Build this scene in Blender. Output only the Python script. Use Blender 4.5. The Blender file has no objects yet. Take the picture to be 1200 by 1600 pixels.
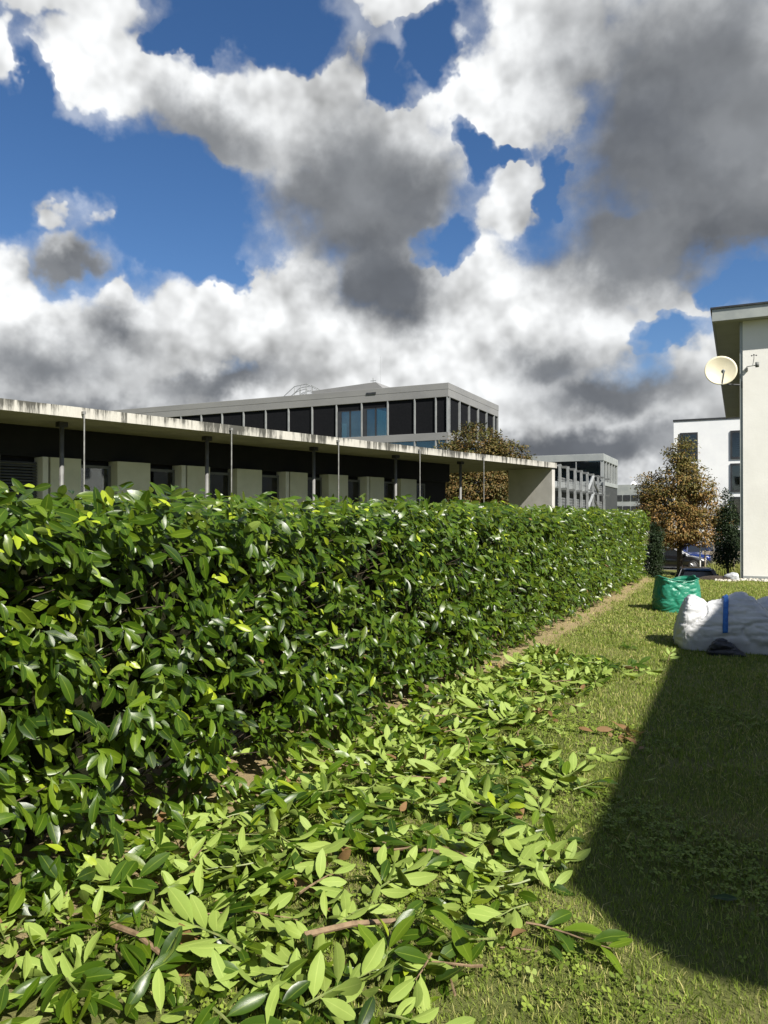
import bpy, math, random
import numpy as np
from mathutils import Vector, Matrix, noise as mnoise

random.seed(7)
RNG = np.random.default_rng(11)
R = math.radians
scene = bpy.context.scene
COL = scene.collection

# ------------------------------------------------------------------ camera
HEAD = R(25.6)                       # camera heading: this far left of +Y (the hedge runs along +Y)
FPX, HORIZON = 1160.0, 807.0         # focal length and horizon row of the 1200 x 1600 photograph
cam_d = bpy.data.cameras.new('camera')
cam_d.sensor_fit = 'HORIZONTAL'
cam_d.sensor_width = 36.0
cam_d.lens = 36.0 * FPX / 1200.0
cam_d.clip_start = 0.05
cam_d.clip_end = 3000.0
cam = bpy.data.objects.new('camera', cam_d)
COL.objects.link(cam)
cam.location = (0, 0, 1.6)
cam.rotation_euler = (R(90) + math.atan((HORIZON - 800) / FPX), 0, HEAD)
scene.camera = cam

# ------------------------------------------------------------------ sun direction
SUN_EL, SUN_PHI = R(44.0), R(60.0)   # elevation; swing from -Y towards +X
TO_SUN = Vector((math.sin(SUN_PHI) * math.cos(SUN_EL), -math.cos(SUN_PHI) * math.cos(SUN_EL), math.sin(SUN_EL)))


# ------------------------------------------------------------------ node helper
class G:
    def __init__(self, tree):
        self.t = tree
        self.n = tree.nodes
        self.l = tree.links

    def node(self, kind, **kw):
        nd = self.n.new(kind)
        for k, v in kw.items():
            setattr(nd, k, v)
        return nd

    def put(self, sock, v):
        if hasattr(v, 'is_linked') or isinstance(v, bpy.types.NodeSocket):
            self.l.new(v, sock)
        else:
            sock.default_value = v

    def math(self, op, a, b=None, c=None, clamp=False):
        nd = self.node('ShaderNodeMath', operation=op, use_clamp=clamp)
        self.put(nd.inputs[0], a)
        if b is not None:
            self.put(nd.inputs[1], b)
        if c is not None:
            self.put(nd.inputs[2], c)
        return nd.outputs[0]

    def vmath(self, op, a, b=None, scale=None):
        nd = self.node('ShaderNodeVectorMath', operation=op)
        self.put(nd.inputs[0], a)
        if b is not None:
            self.put(nd.inputs[1], b)
        if scale is not None:
            self.put(nd.inputs['Scale'], scale)
        return nd.outputs['Value'] if op in ('LENGTH', 'DOT_PRODUCT', 'DISTANCE') else nd.outputs['Vector']

    def noise(self, vec, scale, detail=4, rough=0.5, dist=0.0, color=False, typ='FBM', lac=2.0):
        nd = self.node('ShaderNodeTexNoise', noise_dimensions='3D')
        nd.noise_type = typ
        if vec is not None:
            self.put(nd.inputs['Vector'], vec)
        nd.inputs['Scale'].default_value = scale
        nd.inputs['Detail'].default_value = detail
        nd.inputs['Roughness'].default_value = rough
        nd.inputs['Lacunarity'].default_value = lac
        nd.inputs['Distortion'].default_value = dist
        return nd.outputs['Color'] if color else nd.outputs[0]

    def step(self, v, a, b, lo=0.0, hi=1.0, smooth=True):
        nd = self.node('ShaderNodeMapRange')
        nd.interpolation_type = 'SMOOTHSTEP' if smooth else 'LINEAR'
        self.put(nd.inputs['Value'], v)
        for k, x in (('From Min', a), ('From Max', b), ('To Min', lo), ('To Max', hi)):
            self.put(nd.inputs[k], x)
        return nd.outputs['Result']

    def mix(self, f, a, b, blend='MIX'):
        nd = self.node('ShaderNodeMix', data_type='RGBA', blend_type=blend)
        self.put(nd.inputs['Factor'], f)
        self.put(nd.inputs[6], a if not isinstance(a, tuple) else (*a[:3], 1))
        self.put(nd.inputs[7], b if not isinstance(b, tuple) else (*b[:3], 1))
        return nd.outputs[2]

    def mapping(self, vec, loc=(0, 0, 0), rot=(0, 0, 0), scale=(1, 1, 1), typ='POINT'):
        nd = self.node('ShaderNodeMapping', vector_type=typ)
        self.put(nd.inputs['Vector'], vec)
        nd.inputs['Location'].default_value = loc
        nd.inputs['Rotation'].default_value = rot
        nd.inputs['Scale'].default_value = scale
        return nd.outputs[0]


# ------------------------------------------------------------------ world: clear-air sky plus cumulus
world = bpy.data.worlds.new('World')
scene.world = world
world.use_nodes = True
world.node_tree.nodes.clear()
w = G(world.node_tree)
sky = w.node('ShaderNodeTexSky', sky_type='NISHITA')
sky.sun_disc = False
sky.sun_elevation = SUN_EL
sky.sun_rotation = math.pi - SUN_PHI
sky.altitude = 200
sky.air_density = 1.0
sky.dust_density = 0.3
sky.ozone_density = 3.0
direction = w.node('ShaderNodeTexCoord').outputs['Generated']


def sky_dir(u, v):
    """world direction of a patch of sky"""
    fx, fy = -math.sin(HEAD), math.cos(HEAD)
    rx, ry = math.cos(HEAD), math.sin(HEAD)
    a, b = (u - 600) / FPX, (HORIZON - v) / FPX
    return Vector((fx + a * rx, fy + a * ry, b)).normalized()


def blob_field(vec, blobs):
    out = None
    for bl in blobs:
        u, v, ru, rv = bl[:4]
        rot = bl[4] if len(bl) > 4 else 0
        st = bl[5] if len(bl) > 5 else 1.0
        c = sky_dir(u, v)
        e1 = Vector((0, 0, 1)).cross(c).normalized() * -1.0
        e2 = e1.cross(c).normalized()
        if e2.z < 0:
            e2 = -e2
        ca, sa = math.cos(R(rot)), math.sin(R(rot))
        a1 = e1 * ca + e2 * sa
        a2 = -e1 * sa + e2 * ca
        a3 = a1.cross(a2)
        m = Matrix((a1, a2, a3)).transposed()
        k = c.dot(sky_dir(600, HORIZON))
        p = w.mapping(vec, loc=c, rot=m.to_euler(), scale=(ru / FPX * k, rv / FPX * k, 0.5), typ='TEXTURE')
        f = w.math('SUBTRACT', 1.0, w.vmath('LENGTH', p))
        f = w.math('MULTIPLY', f, st) if st != 1.0 else f
        out = f if out is None else w.math('SMOOTH_MAX', out, f, 0.25)
    return out


COVER = [(90, -15, 190, 50), (5, 65, 40, 60), (185, 105, 140, 90, -8), (310, 165, 150, 90, -15), (360, 220, 80, 60),
         (470, 185, 160, 125), (555, 285, 235, 195), (610, 420, 130, 115), (640, -12, 95, 50, -5),
         (790, 145, 145, 95, 5), (900, 60, 180, 150), (1090, 190, 290, 310), (1010, 390, 180, 105, -10), (850, 190, 90, 80),
         (815, 312, 85, 58, 15), (92, 402, 100, 58), (80, 335, 44, 46, 20, .62), (172, 343, 36, 34, 0, .55),
         (50, 545, 220, 125), (5, 440, 65, 75), (170, 630, 330, 120), (320, 520, 150, 105), (470, 560, 190, 140), (190, 470, 40, 40),
         (300, 640, 400, 110), (600, 570, 230, 170), (740, 500, 210, 160), (860, 500, 200, 170), (720, 640, 400, 150),
         (950, 670, 320, 150), (1100, 620, 110, 110), (980, 455, 130, 75), (430, 480, 70, 60), (1250, 650, 260, 160), (1080, 480, 50, 45),
         (-150, 600, 260, 160), (200, 720, 500, 110), (800, 740, 600, 110), (470, 440, 90, 60), (-180, 120, 200, 120), (1380, 330, 260, 240), (1280, 560, 130, 120), (1180, 340, 170, 115), (190, 545, 140, 95), (810, 230, 70, 50), (345, 150, 90, 60)]
GAPS = [(690, 370, 75, 34, 12), (882, 290, 20, 48, -15), (1150, 456, 75, 20, 8), (1045, 520, 70, 32, 14), (352, 425, 60, 38, -40),
        (680, 85, 66, 60, 30), (738, 228, 26, 60, 30), (800, 262, 55, 15, -12), (610, 110, 60, 40, -30), (280, 320, 120, 105), (40, 235, 110, 95), (300, 60, 70, 30, 10), (450, 40, 90, 60), (60, 150, 30, 90)]
DARK = [(570, 320, 200, 160), (600, 440, 130, 100), (1100, 220, 290, 330), (1190, 350, 150, 90), (1000, 400, 190, 105, -12), (92, 412, 95, 50, 0, .85),
        (70, 575, 190, 75, 0, .7), (170, 650, 300, 45, 0, .7), (340, 600, 150, 45, 10, .7), (870, 570, 110, 55, 0, .75), (950, 615, 190, 65, 0, .8),
        (900, 705, 340, 60, 0, .95), (320, 215, 140, 75, -10, .7), (1300, 640, 200, 100), (200, 530, 90, 60, 0, .6)]

warp = w.noise(direction, 4.0, 4, 0.6, color=True)
warp = w.vmath('SCALE', w.vmath('SUBTRACT', warp, (0.5, 0.5, 0.5)), scale=0.085)
fray = w.vmath('SCALE', w.vmath('SUBTRACT', w.noise(direction, 16.0, 4, 0.6, color=True), (0.5, 0.5, 0.5)), scale=0.075)
d1 = w.vmath('ADD', w.vmath('ADD', direction, warp), fray)
off = Vector((TO_SUN.x, TO_SUN.y, TO_SUN.z + 0.9)).normalized() * 0.026


def puff(vec, det):
    """billowy cumulus relief, about 0..1"""
    v = w.noise(vec, 4.5, 3, 0.5, typ='RIDGED_MULTIFRACTAL')
    n = w.noise(vec, 7.0, det, 0.54)
    return w.math('SUBTRACT', n, w.math('MULTIPLY', v, 0.10))


p0 = puff(direction, 8)
q0 = puff(direction, 4)
p1 = puff(w.vmath('ADD', direction, tuple(off)), 4)
cover = blob_field(d1, COVER)
gaps = blob_field(d1, GAPS)
cover = w.math('SUBTRACT', cover, w.math('MULTIPLY', w.math('MAXIMUM', gaps, 0.0), 1.15))
# the same broken cumulus everywhere else round the sky
inside = w.step(w.vmath('DOT_PRODUCT', direction, tuple(sky_dir(600, 400))), 0.70, 0.80)
roam = w.math('SUBTRACT', w.math('MULTIPLY', w.noise(direction, 2.6, 3, 0.5), 3.4), 1.62)
cover = w.math('ADD', w.math('MULTIPLY', cover, inside), w.math('MULTIPLY', roam, w.math('SUBTRACT', 1.0, inside)))
fluff = w.math('SUBTRACT', p0, 0.36)
loose = w.step(cover, 0.15, 0.65, 1.7, 0.5)
dens = w.math('ADD', w.math('MULTIPLY', cover, 1.3), w.math('MULTIPLY', fluff, loose))
dark = blob_field(d1, DARK)
dark_out = w.math('SUBTRACT', w.math('MULTIPLY', w.noise(direction, 3.2, 3, 0.5), 3.0), 1.35)
dark = w.math('ADD', w.math('MULTIPLY', dark, inside), w.math('MULTIPLY', dark_out, w.math('SUBTRACT', 1.0, inside)))
shade = w.step(w.math('ADD', dark, w.math('MULTIPLY', fluff, -0.75)), -0.26, 0.55)
mask = w.step(dens, 0.38, w.step(shade, 0.0, 1.0, 0.66, 0.82))   # sunlit billows are crisp, the grey parts soft
veil = w.step(w.math('ADD', w.math('MULTIPLY', cover, 1.2), w.math('MULTIPLY', fluff, 3.0)), 0.22, 0.85, 0.0, 0.42)
mask = w.math('MAXIMUM', mask, veil)                          # feathery fringe
relief = w.math('SUBTRACT', q0, p1)
broad = w.step(w.noise(d1, 6.0, 2, 0.5), 0.36, 0.60, 0.78, 0.98)
lit = w.math('ADD', broad, w.math('MULTIPLY', relief, 3.2))
lit = w.math('MINIMUM', w.math('MAXIMUM', lit, 0.40), 1.12)
lit = w.math('ADD', w.math('MULTIPLY', lit, w.math('SUBTRACT', 1.0, w.math('MULTIPLY', shade, 0.7))), w.math('MULTIPLY', shade, 0.65))
under = w.mix(w.step(w.noise(d1, 5.0, 4, 0.5), 0.35, 0.68), (0.150, 0.163, 0.185), (0.27, 0.285, 0.305))
ccol = w.mix(shade, (0.93, 0.945, 0.95), under)
ccol = w.vmath('SCALE', ccol, scale=lit)
bg_air = w.node('ShaderNodeBackground')
air = w.node('ShaderNodeHueSaturation')
air.inputs['Saturation'].default_value = 1.2
w.put(air.inputs['Color'], w.mix(1.0, sky.outputs[0], (1.0, 0.97, 1.02), 'MULTIPLY'))
w.put(bg_air.inputs['Color'], air.outputs[0])
bg_air.inputs['Strength'].default_value = 0.056
bg_cloud = w.node('ShaderNodeBackground')
w.put(bg_cloud.inputs['Color'], ccol)
bg_cloud.inputs['Strength'].default_value = 0.53
mx = w.node('ShaderNodeMixShader')
w.put(mx.inputs[0], mask)
w.l.new(bg_air.outputs[0], mx.inputs[1])
w.l.new(bg_cloud.outputs[0], mx.inputs[2])
wo = w.node('ShaderNodeOutputWorld')
w.l.new(mx.outputs[0], wo.inputs['Surface'])
world.cycles.sampling_method = 'MANUAL'
world.cycles.sample_map_resolution = 512

sun_d = bpy.data.lights.new('sun', 'SUN')
sun_d.energy = 5.0
sun_d.angle = R(0.53)
sun_d.color = (1.0, 0.95, 0.86)
sun = bpy.data.objects.new('sun', sun_d)
COL.objects.link(sun)
sun.rotation_euler = TO_SUN.to_track_quat('Z', 'Y').to_euler()
sun.location = (20, -12, 30)

vs = scene.view_settings
vs.view_transform = 'Standard'
vs.look = 'None'
vs.exposure = 0.95
vs.gamma = 1.0
vs.use_curve_mapping = False
scene.render.engine = 'CYCLES'
scene.cycles.use_denoising = True
scene.cycles.max_bounces = 4
scene.cycles.diffuse_bounces = 3
scene.cycles.glossy_bounces = 2
scene.cycles.transparent_max_bounces = 12

# ------------------------------------------------------------------ object helpers
ORG = {}                                            # top-level thing -> its origin, so that parts can be written in one frame


def tag(o, label=None, cat=None, group=None, kind=None):
    for k, v in (('label', label), ('category', cat), ('group', group), ('kind', kind)):
        if v:
            o[k] = v
    return o


def empty(name, loc, rz=0.0, frame=None):
    """an Empty at a thing's base; frame = where that base lies in the frame its parts are written in"""
    o = bpy.data.objects.new(name, None)
    o.empty_display_size = 0.2
    COL.objects.link(o)
    o.location = loc
    o.rotation_euler = (0, 0, rz)
    ORG[o] = Vector(frame if frame is not None else loc)
    return o


class MB:
    """collects shapes for ONE mesh"""

    def __init__(self):
        self.v, self.f = [], []

    def add(self, vs, fs):
        n = len(self.v)
        self.v += [tuple(p) for p in vs]
        self.f += [tuple(i + n for i in q) for q in fs]
        return self

    def box(self, x0, x1, y0, y1, z0, z1):
        vs = [(x0, y0, z0), (x1, y0, z0), (x1, y1, z0), (x0, y1, z0), (x0, y0, z1), (x1, y0, z1), (x1, y1, z1), (x0, y1, z1)]
        return self.add(vs, [(3, 2, 1, 0), (4, 5, 6, 7), (0, 1, 5, 4), (1, 2, 6, 5), (2, 3, 7, 6), (3, 0, 4, 7)])

    def prism(self, pts, z0, z1):
        n = len(pts)
        vs = [(x, y, z0) for x, y in pts] + [(x, y, z1) for x, y in pts]
        return self.add(vs, [tuple(range(n - 1, -1, -1)), tuple(range(n, 2 * n))] + [(i, (i + 1) % n, n + (i + 1) % n, n + i) for i in range(n)])

    def tube(self, pts, rad, n=6, cap=True):
        pts = [Vector(p) for p in pts]
        if not hasattr(rad, '__len__'):
            rad = [rad] * len(pts)
        vs, fs = [], []
        ref = None
        for i, p in enumerate(pts):
            d = (pts[min(i + 1, len(pts) - 1)] - pts[max(i - 1, 0)])
            d = d.normalized() if d.length > 1e-9 else Vector((0, 0, 1))
            if ref is None or abs(ref.dot(d)) > 0.95:
                ref = Vector((0, 0, 1)) if abs(d.z) < 0.9 else Vector((1, 0, 0))
            a = d.cross(ref).normalized()
            b = a.cross(d)
            ref = b
            for k in range(n):
                t = 2 * math.pi * k / n
                vs.append(p + (a * math.cos(t) + b * math.sin(t)) * rad[i])
        for i in range(len(pts) - 1):
            for k in range(n):
                fs.append((i * n + k, i * n + (k + 1) % n, (i + 1) * n + (k + 1) % n, (i + 1) * n + k))
        if cap:
            fs.append(tuple(range(n - 1, -1, -1)))
            fs.append(tuple((len(pts) - 1) * n + k for k in range(n)))
        return self.add(vs, fs)

    def bar(self, a, b, w, h=None):
        return self.tube([a, b], (w / 2) * 1.4142, 4)

    def mesh(self, name, org=None):
        me = bpy.data.meshes.new(name)
        o = org or Vector((0, 0, 0))
        me.from_pydata([(x - o.x, y - o.y, z - o.z) for x, y, z in self.v], [], self.f)
        me.update()
        return me

    def build(self, name, mat, parent=None, smooth=False, bevel=0.0):
        root = parent
        while root is not None and root.parent is not None:
            root = root.parent
        me = self.mesh(name, ORG.get(root))
        o = bpy.data.objects.new(name, me)
        COL.objects.link(o)
        me.materials.append(mat)
        if smooth:
            me.polygons.foreach_set('use_smooth', [True] * len(me.polygons))
        if bevel:
            m = o.modifiers.new('bevel', 'BEVEL')
            m.width = bevel
            m.segments = 2
            m.limit_method = 'ANGLE'
        o.parent = parent
        return o


def np_mesh(name, V, T, mat, uv=None, tint=None, smooth=True, parent=None):
    """one mesh object from arrays: V (n,3), T (m,3)"""
    me = bpy.data.meshes.new(name)
    V = np.ascontiguousarray(V, dtype=np.float32)
    T = np.ascontiguousarray(T, dtype=np.int32)
    me.vertices.add(len(V))
    me.vertices.foreach_set('co', V.ravel())
    me.loops.add(T.size)
    me.loops.foreach_set('vertex_index', T.ravel())
    me.polygons.add(len(T))
    me.polygons.foreach_set('loop_start', np.arange(0, T.size, 3, dtype=np.int32))
    me.polygons.foreach_set('loop_total', np.full(len(T), 3, dtype=np.int32))
    me.polygons.foreach_set('use_smooth', np.full(len(T), smooth))
    me.update(calc_edges=True)
    if uv is not None:
        lay = me.uv_layers.new(name='leaf')
        lay.data.foreach_set('uv', np.ascontiguousarray(uv[T.ravel()], dtype=np.float32).ravel())
    if tint is not None:
        at = me.attributes.new('tint', 'FLOAT_COLOR', 'POINT')
        c = np.ones((len(V), 4), dtype=np.float32)
        c[:, :3] = tint
        at.data.foreach_set('color', c.ravel())
    me.materials.append(mat)
    me.validate()
    o = bpy.data.objects.new(name, me)
    COL.objects.link(o)
    o.parent = parent
    return o


# ------------------------------------------------------------------ materials
def new_mat(name):
    m = bpy.data.materials.new(name)
    m.use_nodes = True
    g = G(m.node_tree)
    b = m.node_tree.nodes['Principled BSDF']
    return m, g, b


def surf(name, c1, c2=None, scale=3.0, rough=0.7, bump=0.0, bscale=40.0, metal=0.0, spec=0.5, detail=6, stretch=(1, 1, 1), rough2=None, contrast=(0.35, 0.65)):
    m, g, b = new_mat(name)
    pos = g.node('ShaderNodeTexCoord').outputs['Object']
    pos = g.mapping(pos, scale=stretch)
    n = g.noise(pos, scale, detail, 0.6)
    f = g.step(n, contrast[0], contrast[1])
    col = g.mix(f, c1, c2 or c1)
    g.put(b.inputs['Base Color'], col)
    g.put(b.inputs['Roughness'], g.step(n, 0.3, 0.7, rough, rough2 if rough2 is not None else min(1, rough + 0.1)))
    b.inputs['Metallic'].default_value = metal
    b.inputs['Specular IOR Level'].default_value = spec
    if bump:
        bn = g.node('ShaderNodeBump')
        bn.inputs['Strength'].default_value = bump
        bn.inputs['Distance'].default_value = 0.02
        g.put(bn.inputs['Height'], g.noise(pos, bscale, 5, 0.6))
        g.put(b.inputs['Normal'], bn.outputs[0])
    return m


def glass(name, tint, trans=0.6, rough=0.03):
    m, g, b = new_mat(name)
    tr = g.node('ShaderNodeBsdfTransparent')
    tr.inputs[0].default_value = (*tint, 1)
    gl = g.node('ShaderNodeBsdfGlossy')
    gl.inputs['Roughness'].default_value = rough
    fr = g.node('ShaderNodeFresnel')
    fr.inputs[0].default_value = 1.9
    ms = g.node('ShaderNodeMixShader')
    g.put(ms.inputs[0], fr.outputs[0])
    g.l.new(tr.outputs[0], ms.inputs[1])
    g.l.new(gl.outputs[0], ms.inputs[2])
    out = m.node_tree.nodes['Material Output']
    g.l.new(ms.outputs[0], out.inputs['Surface'])
    return m


def fascia_mat():
    """pale board-marked concrete edge with black algae runs"""
    m, g, b = new_mat('stained_concrete_edge')
    pos = g.node('ShaderNodeTexCoord').outputs['Object']
    sep = g.node('ShaderNodeSeparateXYZ')
    g.put(sep.inputs[0], pos)
    runs = g.noise(g.mapping(pos, scale=(2.6, 1, 0.10)), 2.2, 4, 0.7)
    fine = g.noise(g.mapping(pos, scale=(9, 9, 2.0)), 3.0, 5, 0.65)
    clump = g.noise(g.mapping(pos, scale=(0.8, 1, 1)), 1.0, 2, 0.5)
    top = g.step(sep.outputs['Z'], 4.0, 4.24)
    a = g.math('ADD', g.math('MULTIPLY', runs, 1.0), g.math('MULTIPLY', fine, 0.35))
    a = g.math('ADD', a, g.math('MULTIPLY', g.math('SUBTRACT', clump, 0.5), 0.7))
    a = g.math('ADD', a, g.math('MULTIPLY', top, 0.09))
    f = g.step(a, 0.62, 0.86)
    col = g.mix(fine, (0.30, 0.29, 0.255), (0.50, 0.485, 0.435))
    col = g.mix(g.math('MULTIPLY', f, 0.93), col, (0.028, 0.028, 0.022))
    g.put(b.inputs['Base Color'], col)
    b.inputs['Roughness'].default_value = 0.9
    bn = g.node('ShaderNodeBump')
    bn.inputs['Strength'].default_value = 0.4
    g.put(bn.inputs['Height'], fine)
    g.put(b.inputs['Normal'], bn.outputs[0])
    return m


M = {}
M['edge'] = fascia_mat()
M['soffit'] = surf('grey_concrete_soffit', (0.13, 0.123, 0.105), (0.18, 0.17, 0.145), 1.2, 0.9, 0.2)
M['endwall'] = surf('smooth_concrete', (0.37, 0.36, 0.33), (0.45, 0.44, 0.41), 0.9, 0.85, 0.15, 25)
M['blackwall'] = surf('black_facade_panel', (0.008, 0.0085, 0.009), (0.012, 0.012, 0.013), 2.0, 0.55, spec=0.15)
M['greenpanel'] = surf('pale_green_grey_panel', (0.44, 0.44, 0.34), (0.50, 0.50, 0.40), 1.6, 0.6, 0.05)
M['paleboard'] = surf('pale_grey_board', (0.50, 0.50, 0.44), (0.55, 0.55, 0.49), 1.6, 0.6)
M['darkmetal'] = surf('grey_painted_steel', (0.11, 0.11, 0.107), (0.15, 0.15, 0.145), 4.0, 0.45, spec=0.4)
M['rod'] = surf('galvanised_rod', (0.17, 0.17, 0.16), (0.24, 0.24, 0.23), 6.0, 0.5, metal=0.3)
M['frame'] = surf('dark_window_frame', (0.018, 0.019, 0.021), (0.026, 0.027, 0.03), 3.0, 0.4)
M['greyframe'] = surf('grey_window_frame', (0.09, 0.095, 0.095), (0.12, 0.125, 0.12), 3.0, 0.5)
M['glass'] = glass('window_glass', (0.55, 0.62, 0.66))
M['blueglass'] = glass('blue_tinted_glass', (0.66, 0.90, 0.96))
M['blind'] = surf('black_fabric_blind', (0.006, 0.0065, 0.008), (0.009, 0.0095, 0.011), 9.0, 0.9, 0.3, 60, spec=0.08)
M['interior'] = surf('dim_interior', (0.13, 0.17, 0.19), (0.22, 0.26, 0.27), 0.8, 0.9)
M['curtain'] = surf('white_curtain', (0.62, 0.66, 0.62), (0.78, 0.80, 0.76), 5.0, 0.8, stretch=(6, 6, .3))
M['whitepanel'] = surf('pale_grey_metal_panel', (0.165, 0.165, 0.163), (0.19, 0.19, 0.186), 0.7, 0.55, stretch=(.4, .4, 1))
M['greypanel'] = surf('light_grey_metal_panel', (0.22, 0.235, 0.235), (0.26, 0.275, 0.27), 0.7, 0.5)
M['mullion'] = surf('grey_aluminium', (0.19, 0.20, 0.20), (0.235, 0.245, 0.245), 2.0, 0.4)
M['whiteplaster'] = surf('white_plaster', (0.62, 0.63, 0.64), (0.68, 0.69, 0.69), 0.5, 0.85, 0.1)
M['creamplaster'] = surf('cream_render', (0.62, 0.612, 0.572), (0.68, 0.672, 0.632), 0.8, 0.9, 0.10, 18)
M['olivesoffit'] = surf('olive_grey_soffit', (0.24, 0.24, 0.205), (0.275, 0.275, 0.235), 1.0, 0.8)
M['zinc'] = surf('zinc_fascia', (0.27, 0.29, 0.28), (0.33, 0.35, 0.33), 1.5, 0.45, metal=0.4)
M['darkclad'] = surf('charcoal_cladding', (0.022, 0.024, 0.025), (0.034, 0.036, 0.037), 1.5, 0.6)
M['asphalt'] = surf('asphalt', (0.045, 0.045, 0.047), (0.065, 0.065, 0.065), 2.0, 0.9, 0.3)
M['black'] = surf('black_rubber', (0.012, 0.012, 0.012), (0.02, 0.02, 0.02), 8.0, 0.7)


# ------------------------------------------------------------------ the ground
def sstep(x, a, b):
    t = np.clip((x - a) / (b - a), 0, 1)
    return t * t * (3 - 2 * t)


def ground_z(x, y):
    """lawn terrace, dropping two metres to the lower lawn and the parking behind it"""
    drop = sstep(y, 20.4, 26.5) * sstep(x + 0.2 * y, -4.6, -2.6)
    bumps = 0.012 * np.sin(x * 2.1 + 1.3) * np.sin(y * 1.7) + 0.006 * np.sin(x * 5.3 + y * 4.1)
    return -2.0 * drop + bumps * (np.abs(x) < 30) * (y < 40)


def ground_mat():
    m, g, b = new_mat('lawn_soil')
    pos = g.node('ShaderNodeTexCoord').outputs['Object']
    sep = g.node('ShaderNodeSeparateXYZ')
    g.put(sep.inputs[0], pos)
    n1 = g.noise(pos, 0.9, 5, 0.6)
    n2 = g.noise(pos, 14.0, 6, 0.7)
    green = g.mix(n2, (0.06, 0.075, 0.016), (0.13, 0.145, 0.04))
    dry = g.mix(n2, (0.11, 0.11, 0.038), (0.19, 0.18, 0.07))
    lawn = g.mix(g.step(n1, 0.42, 0.62), green, dry)
    # bare, dry strip along the foot of the hedge
    xs = g.math('ADD', g.math('SUBTRACT', sep.outputs['X'], g.math('MULTIPLY', sep.outputs['Y'], 0.0192)), g.math('MULTIPLY', g.math('SUBTRACT', n1, 0.5), 0.35))
    xs = g.math('ADD', xs, g.math('MULTIPLY', g.math('SUBTRACT', n2, 0.5), 0.25))
    strip = g.math('MULTIPLY', g.step(xs, -2.17, -2.40), g.step(xs, -4.4, -3.9))
    soil = g.mix(n2, (0.17, 0.13, 0.065), (0.33, 0.26, 0.14))
    col = g.mix(strip, lawn, soil)
    g.put(b.inputs['Base Color'], col)
    b.inputs['Roughness'].default_value = 0.95
    b.inputs['Specular IOR Level'].default_value = 0.2
    bn = g.node('ShaderNodeBump')
    bn.inputs['Strength'].default_value = 0.8
    bn.inputs['Distance'].default_value = 0.02
    g.put(bn.inputs['Height'], g.noise(pos, 55.0, 6, 0.7))
    g.put(b.inputs['Normal'], bn.outputs[0])
    return m


def axis(lo, hi, fine_lo, fine_hi, fine, growth=1.35):
    mid = list(np.arange(fine_lo, fine_hi + 1e-6, fine))
    up, s = [], fine
    while (mid[-1] if not up else up[-1]) < hi:
        s *= growth
        up.append((up[-1] if up else mid[-1]) + s)
    dn, s = [], fine
    while (mid[0] if not dn else dn[-1]) > lo:
        s *= growth
        dn.append((dn[-1] if dn else mid[0]) - s)
    return np.array(dn[::-1] + mid + up)


gx, gy = axis(-1500, 1500, -9, 6, 0.3), axis(-1200, 1500, -2, 30, 0.3)
GX, GY = np.meshgrid(gx, gy)
GV = np.stack([GX.ravel(), GY.ravel(), ground_z(GX, GY).ravel()], 1)
nx, ny = len(gx), len(gy)
ii = (np.arange(ny - 1)[:, None] * nx + np.arange(nx - 1)[None, :]).ravel()
GT = np.concatenate([np.stack([ii, ii + 1, ii + nx + 1], 1), np.stack([ii, ii + nx + 1, ii + nx], 1)])
ground = np_mesh('ground', GV, GT, ground_mat())
tag(ground, 'mown lawn terrace dropping to a lower lawn behind', 'lawn', kind='structure')

road = MB().box(-40, 30, 53.5, 72.0, -2.2, -1.994).build('road', M['asphalt'])
tag(road, 'dark asphalt parking strip below the lawn', 'road', kind='structure')

# ------------------------------------------------------------------ long low concrete pavilion (its own axis, turned 14.8 degrees from the hedge)
BROT = R(75.2)
bdir, qdir = Vector((math.cos(BROT), math.sin(BROT), 0)), Vector((-math.sin(BROT), math.cos(BROT), 0))


def pav(t, q, z=0.0):
    return bdir * t + qdir * q + Vector((0, 0, z))


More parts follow.
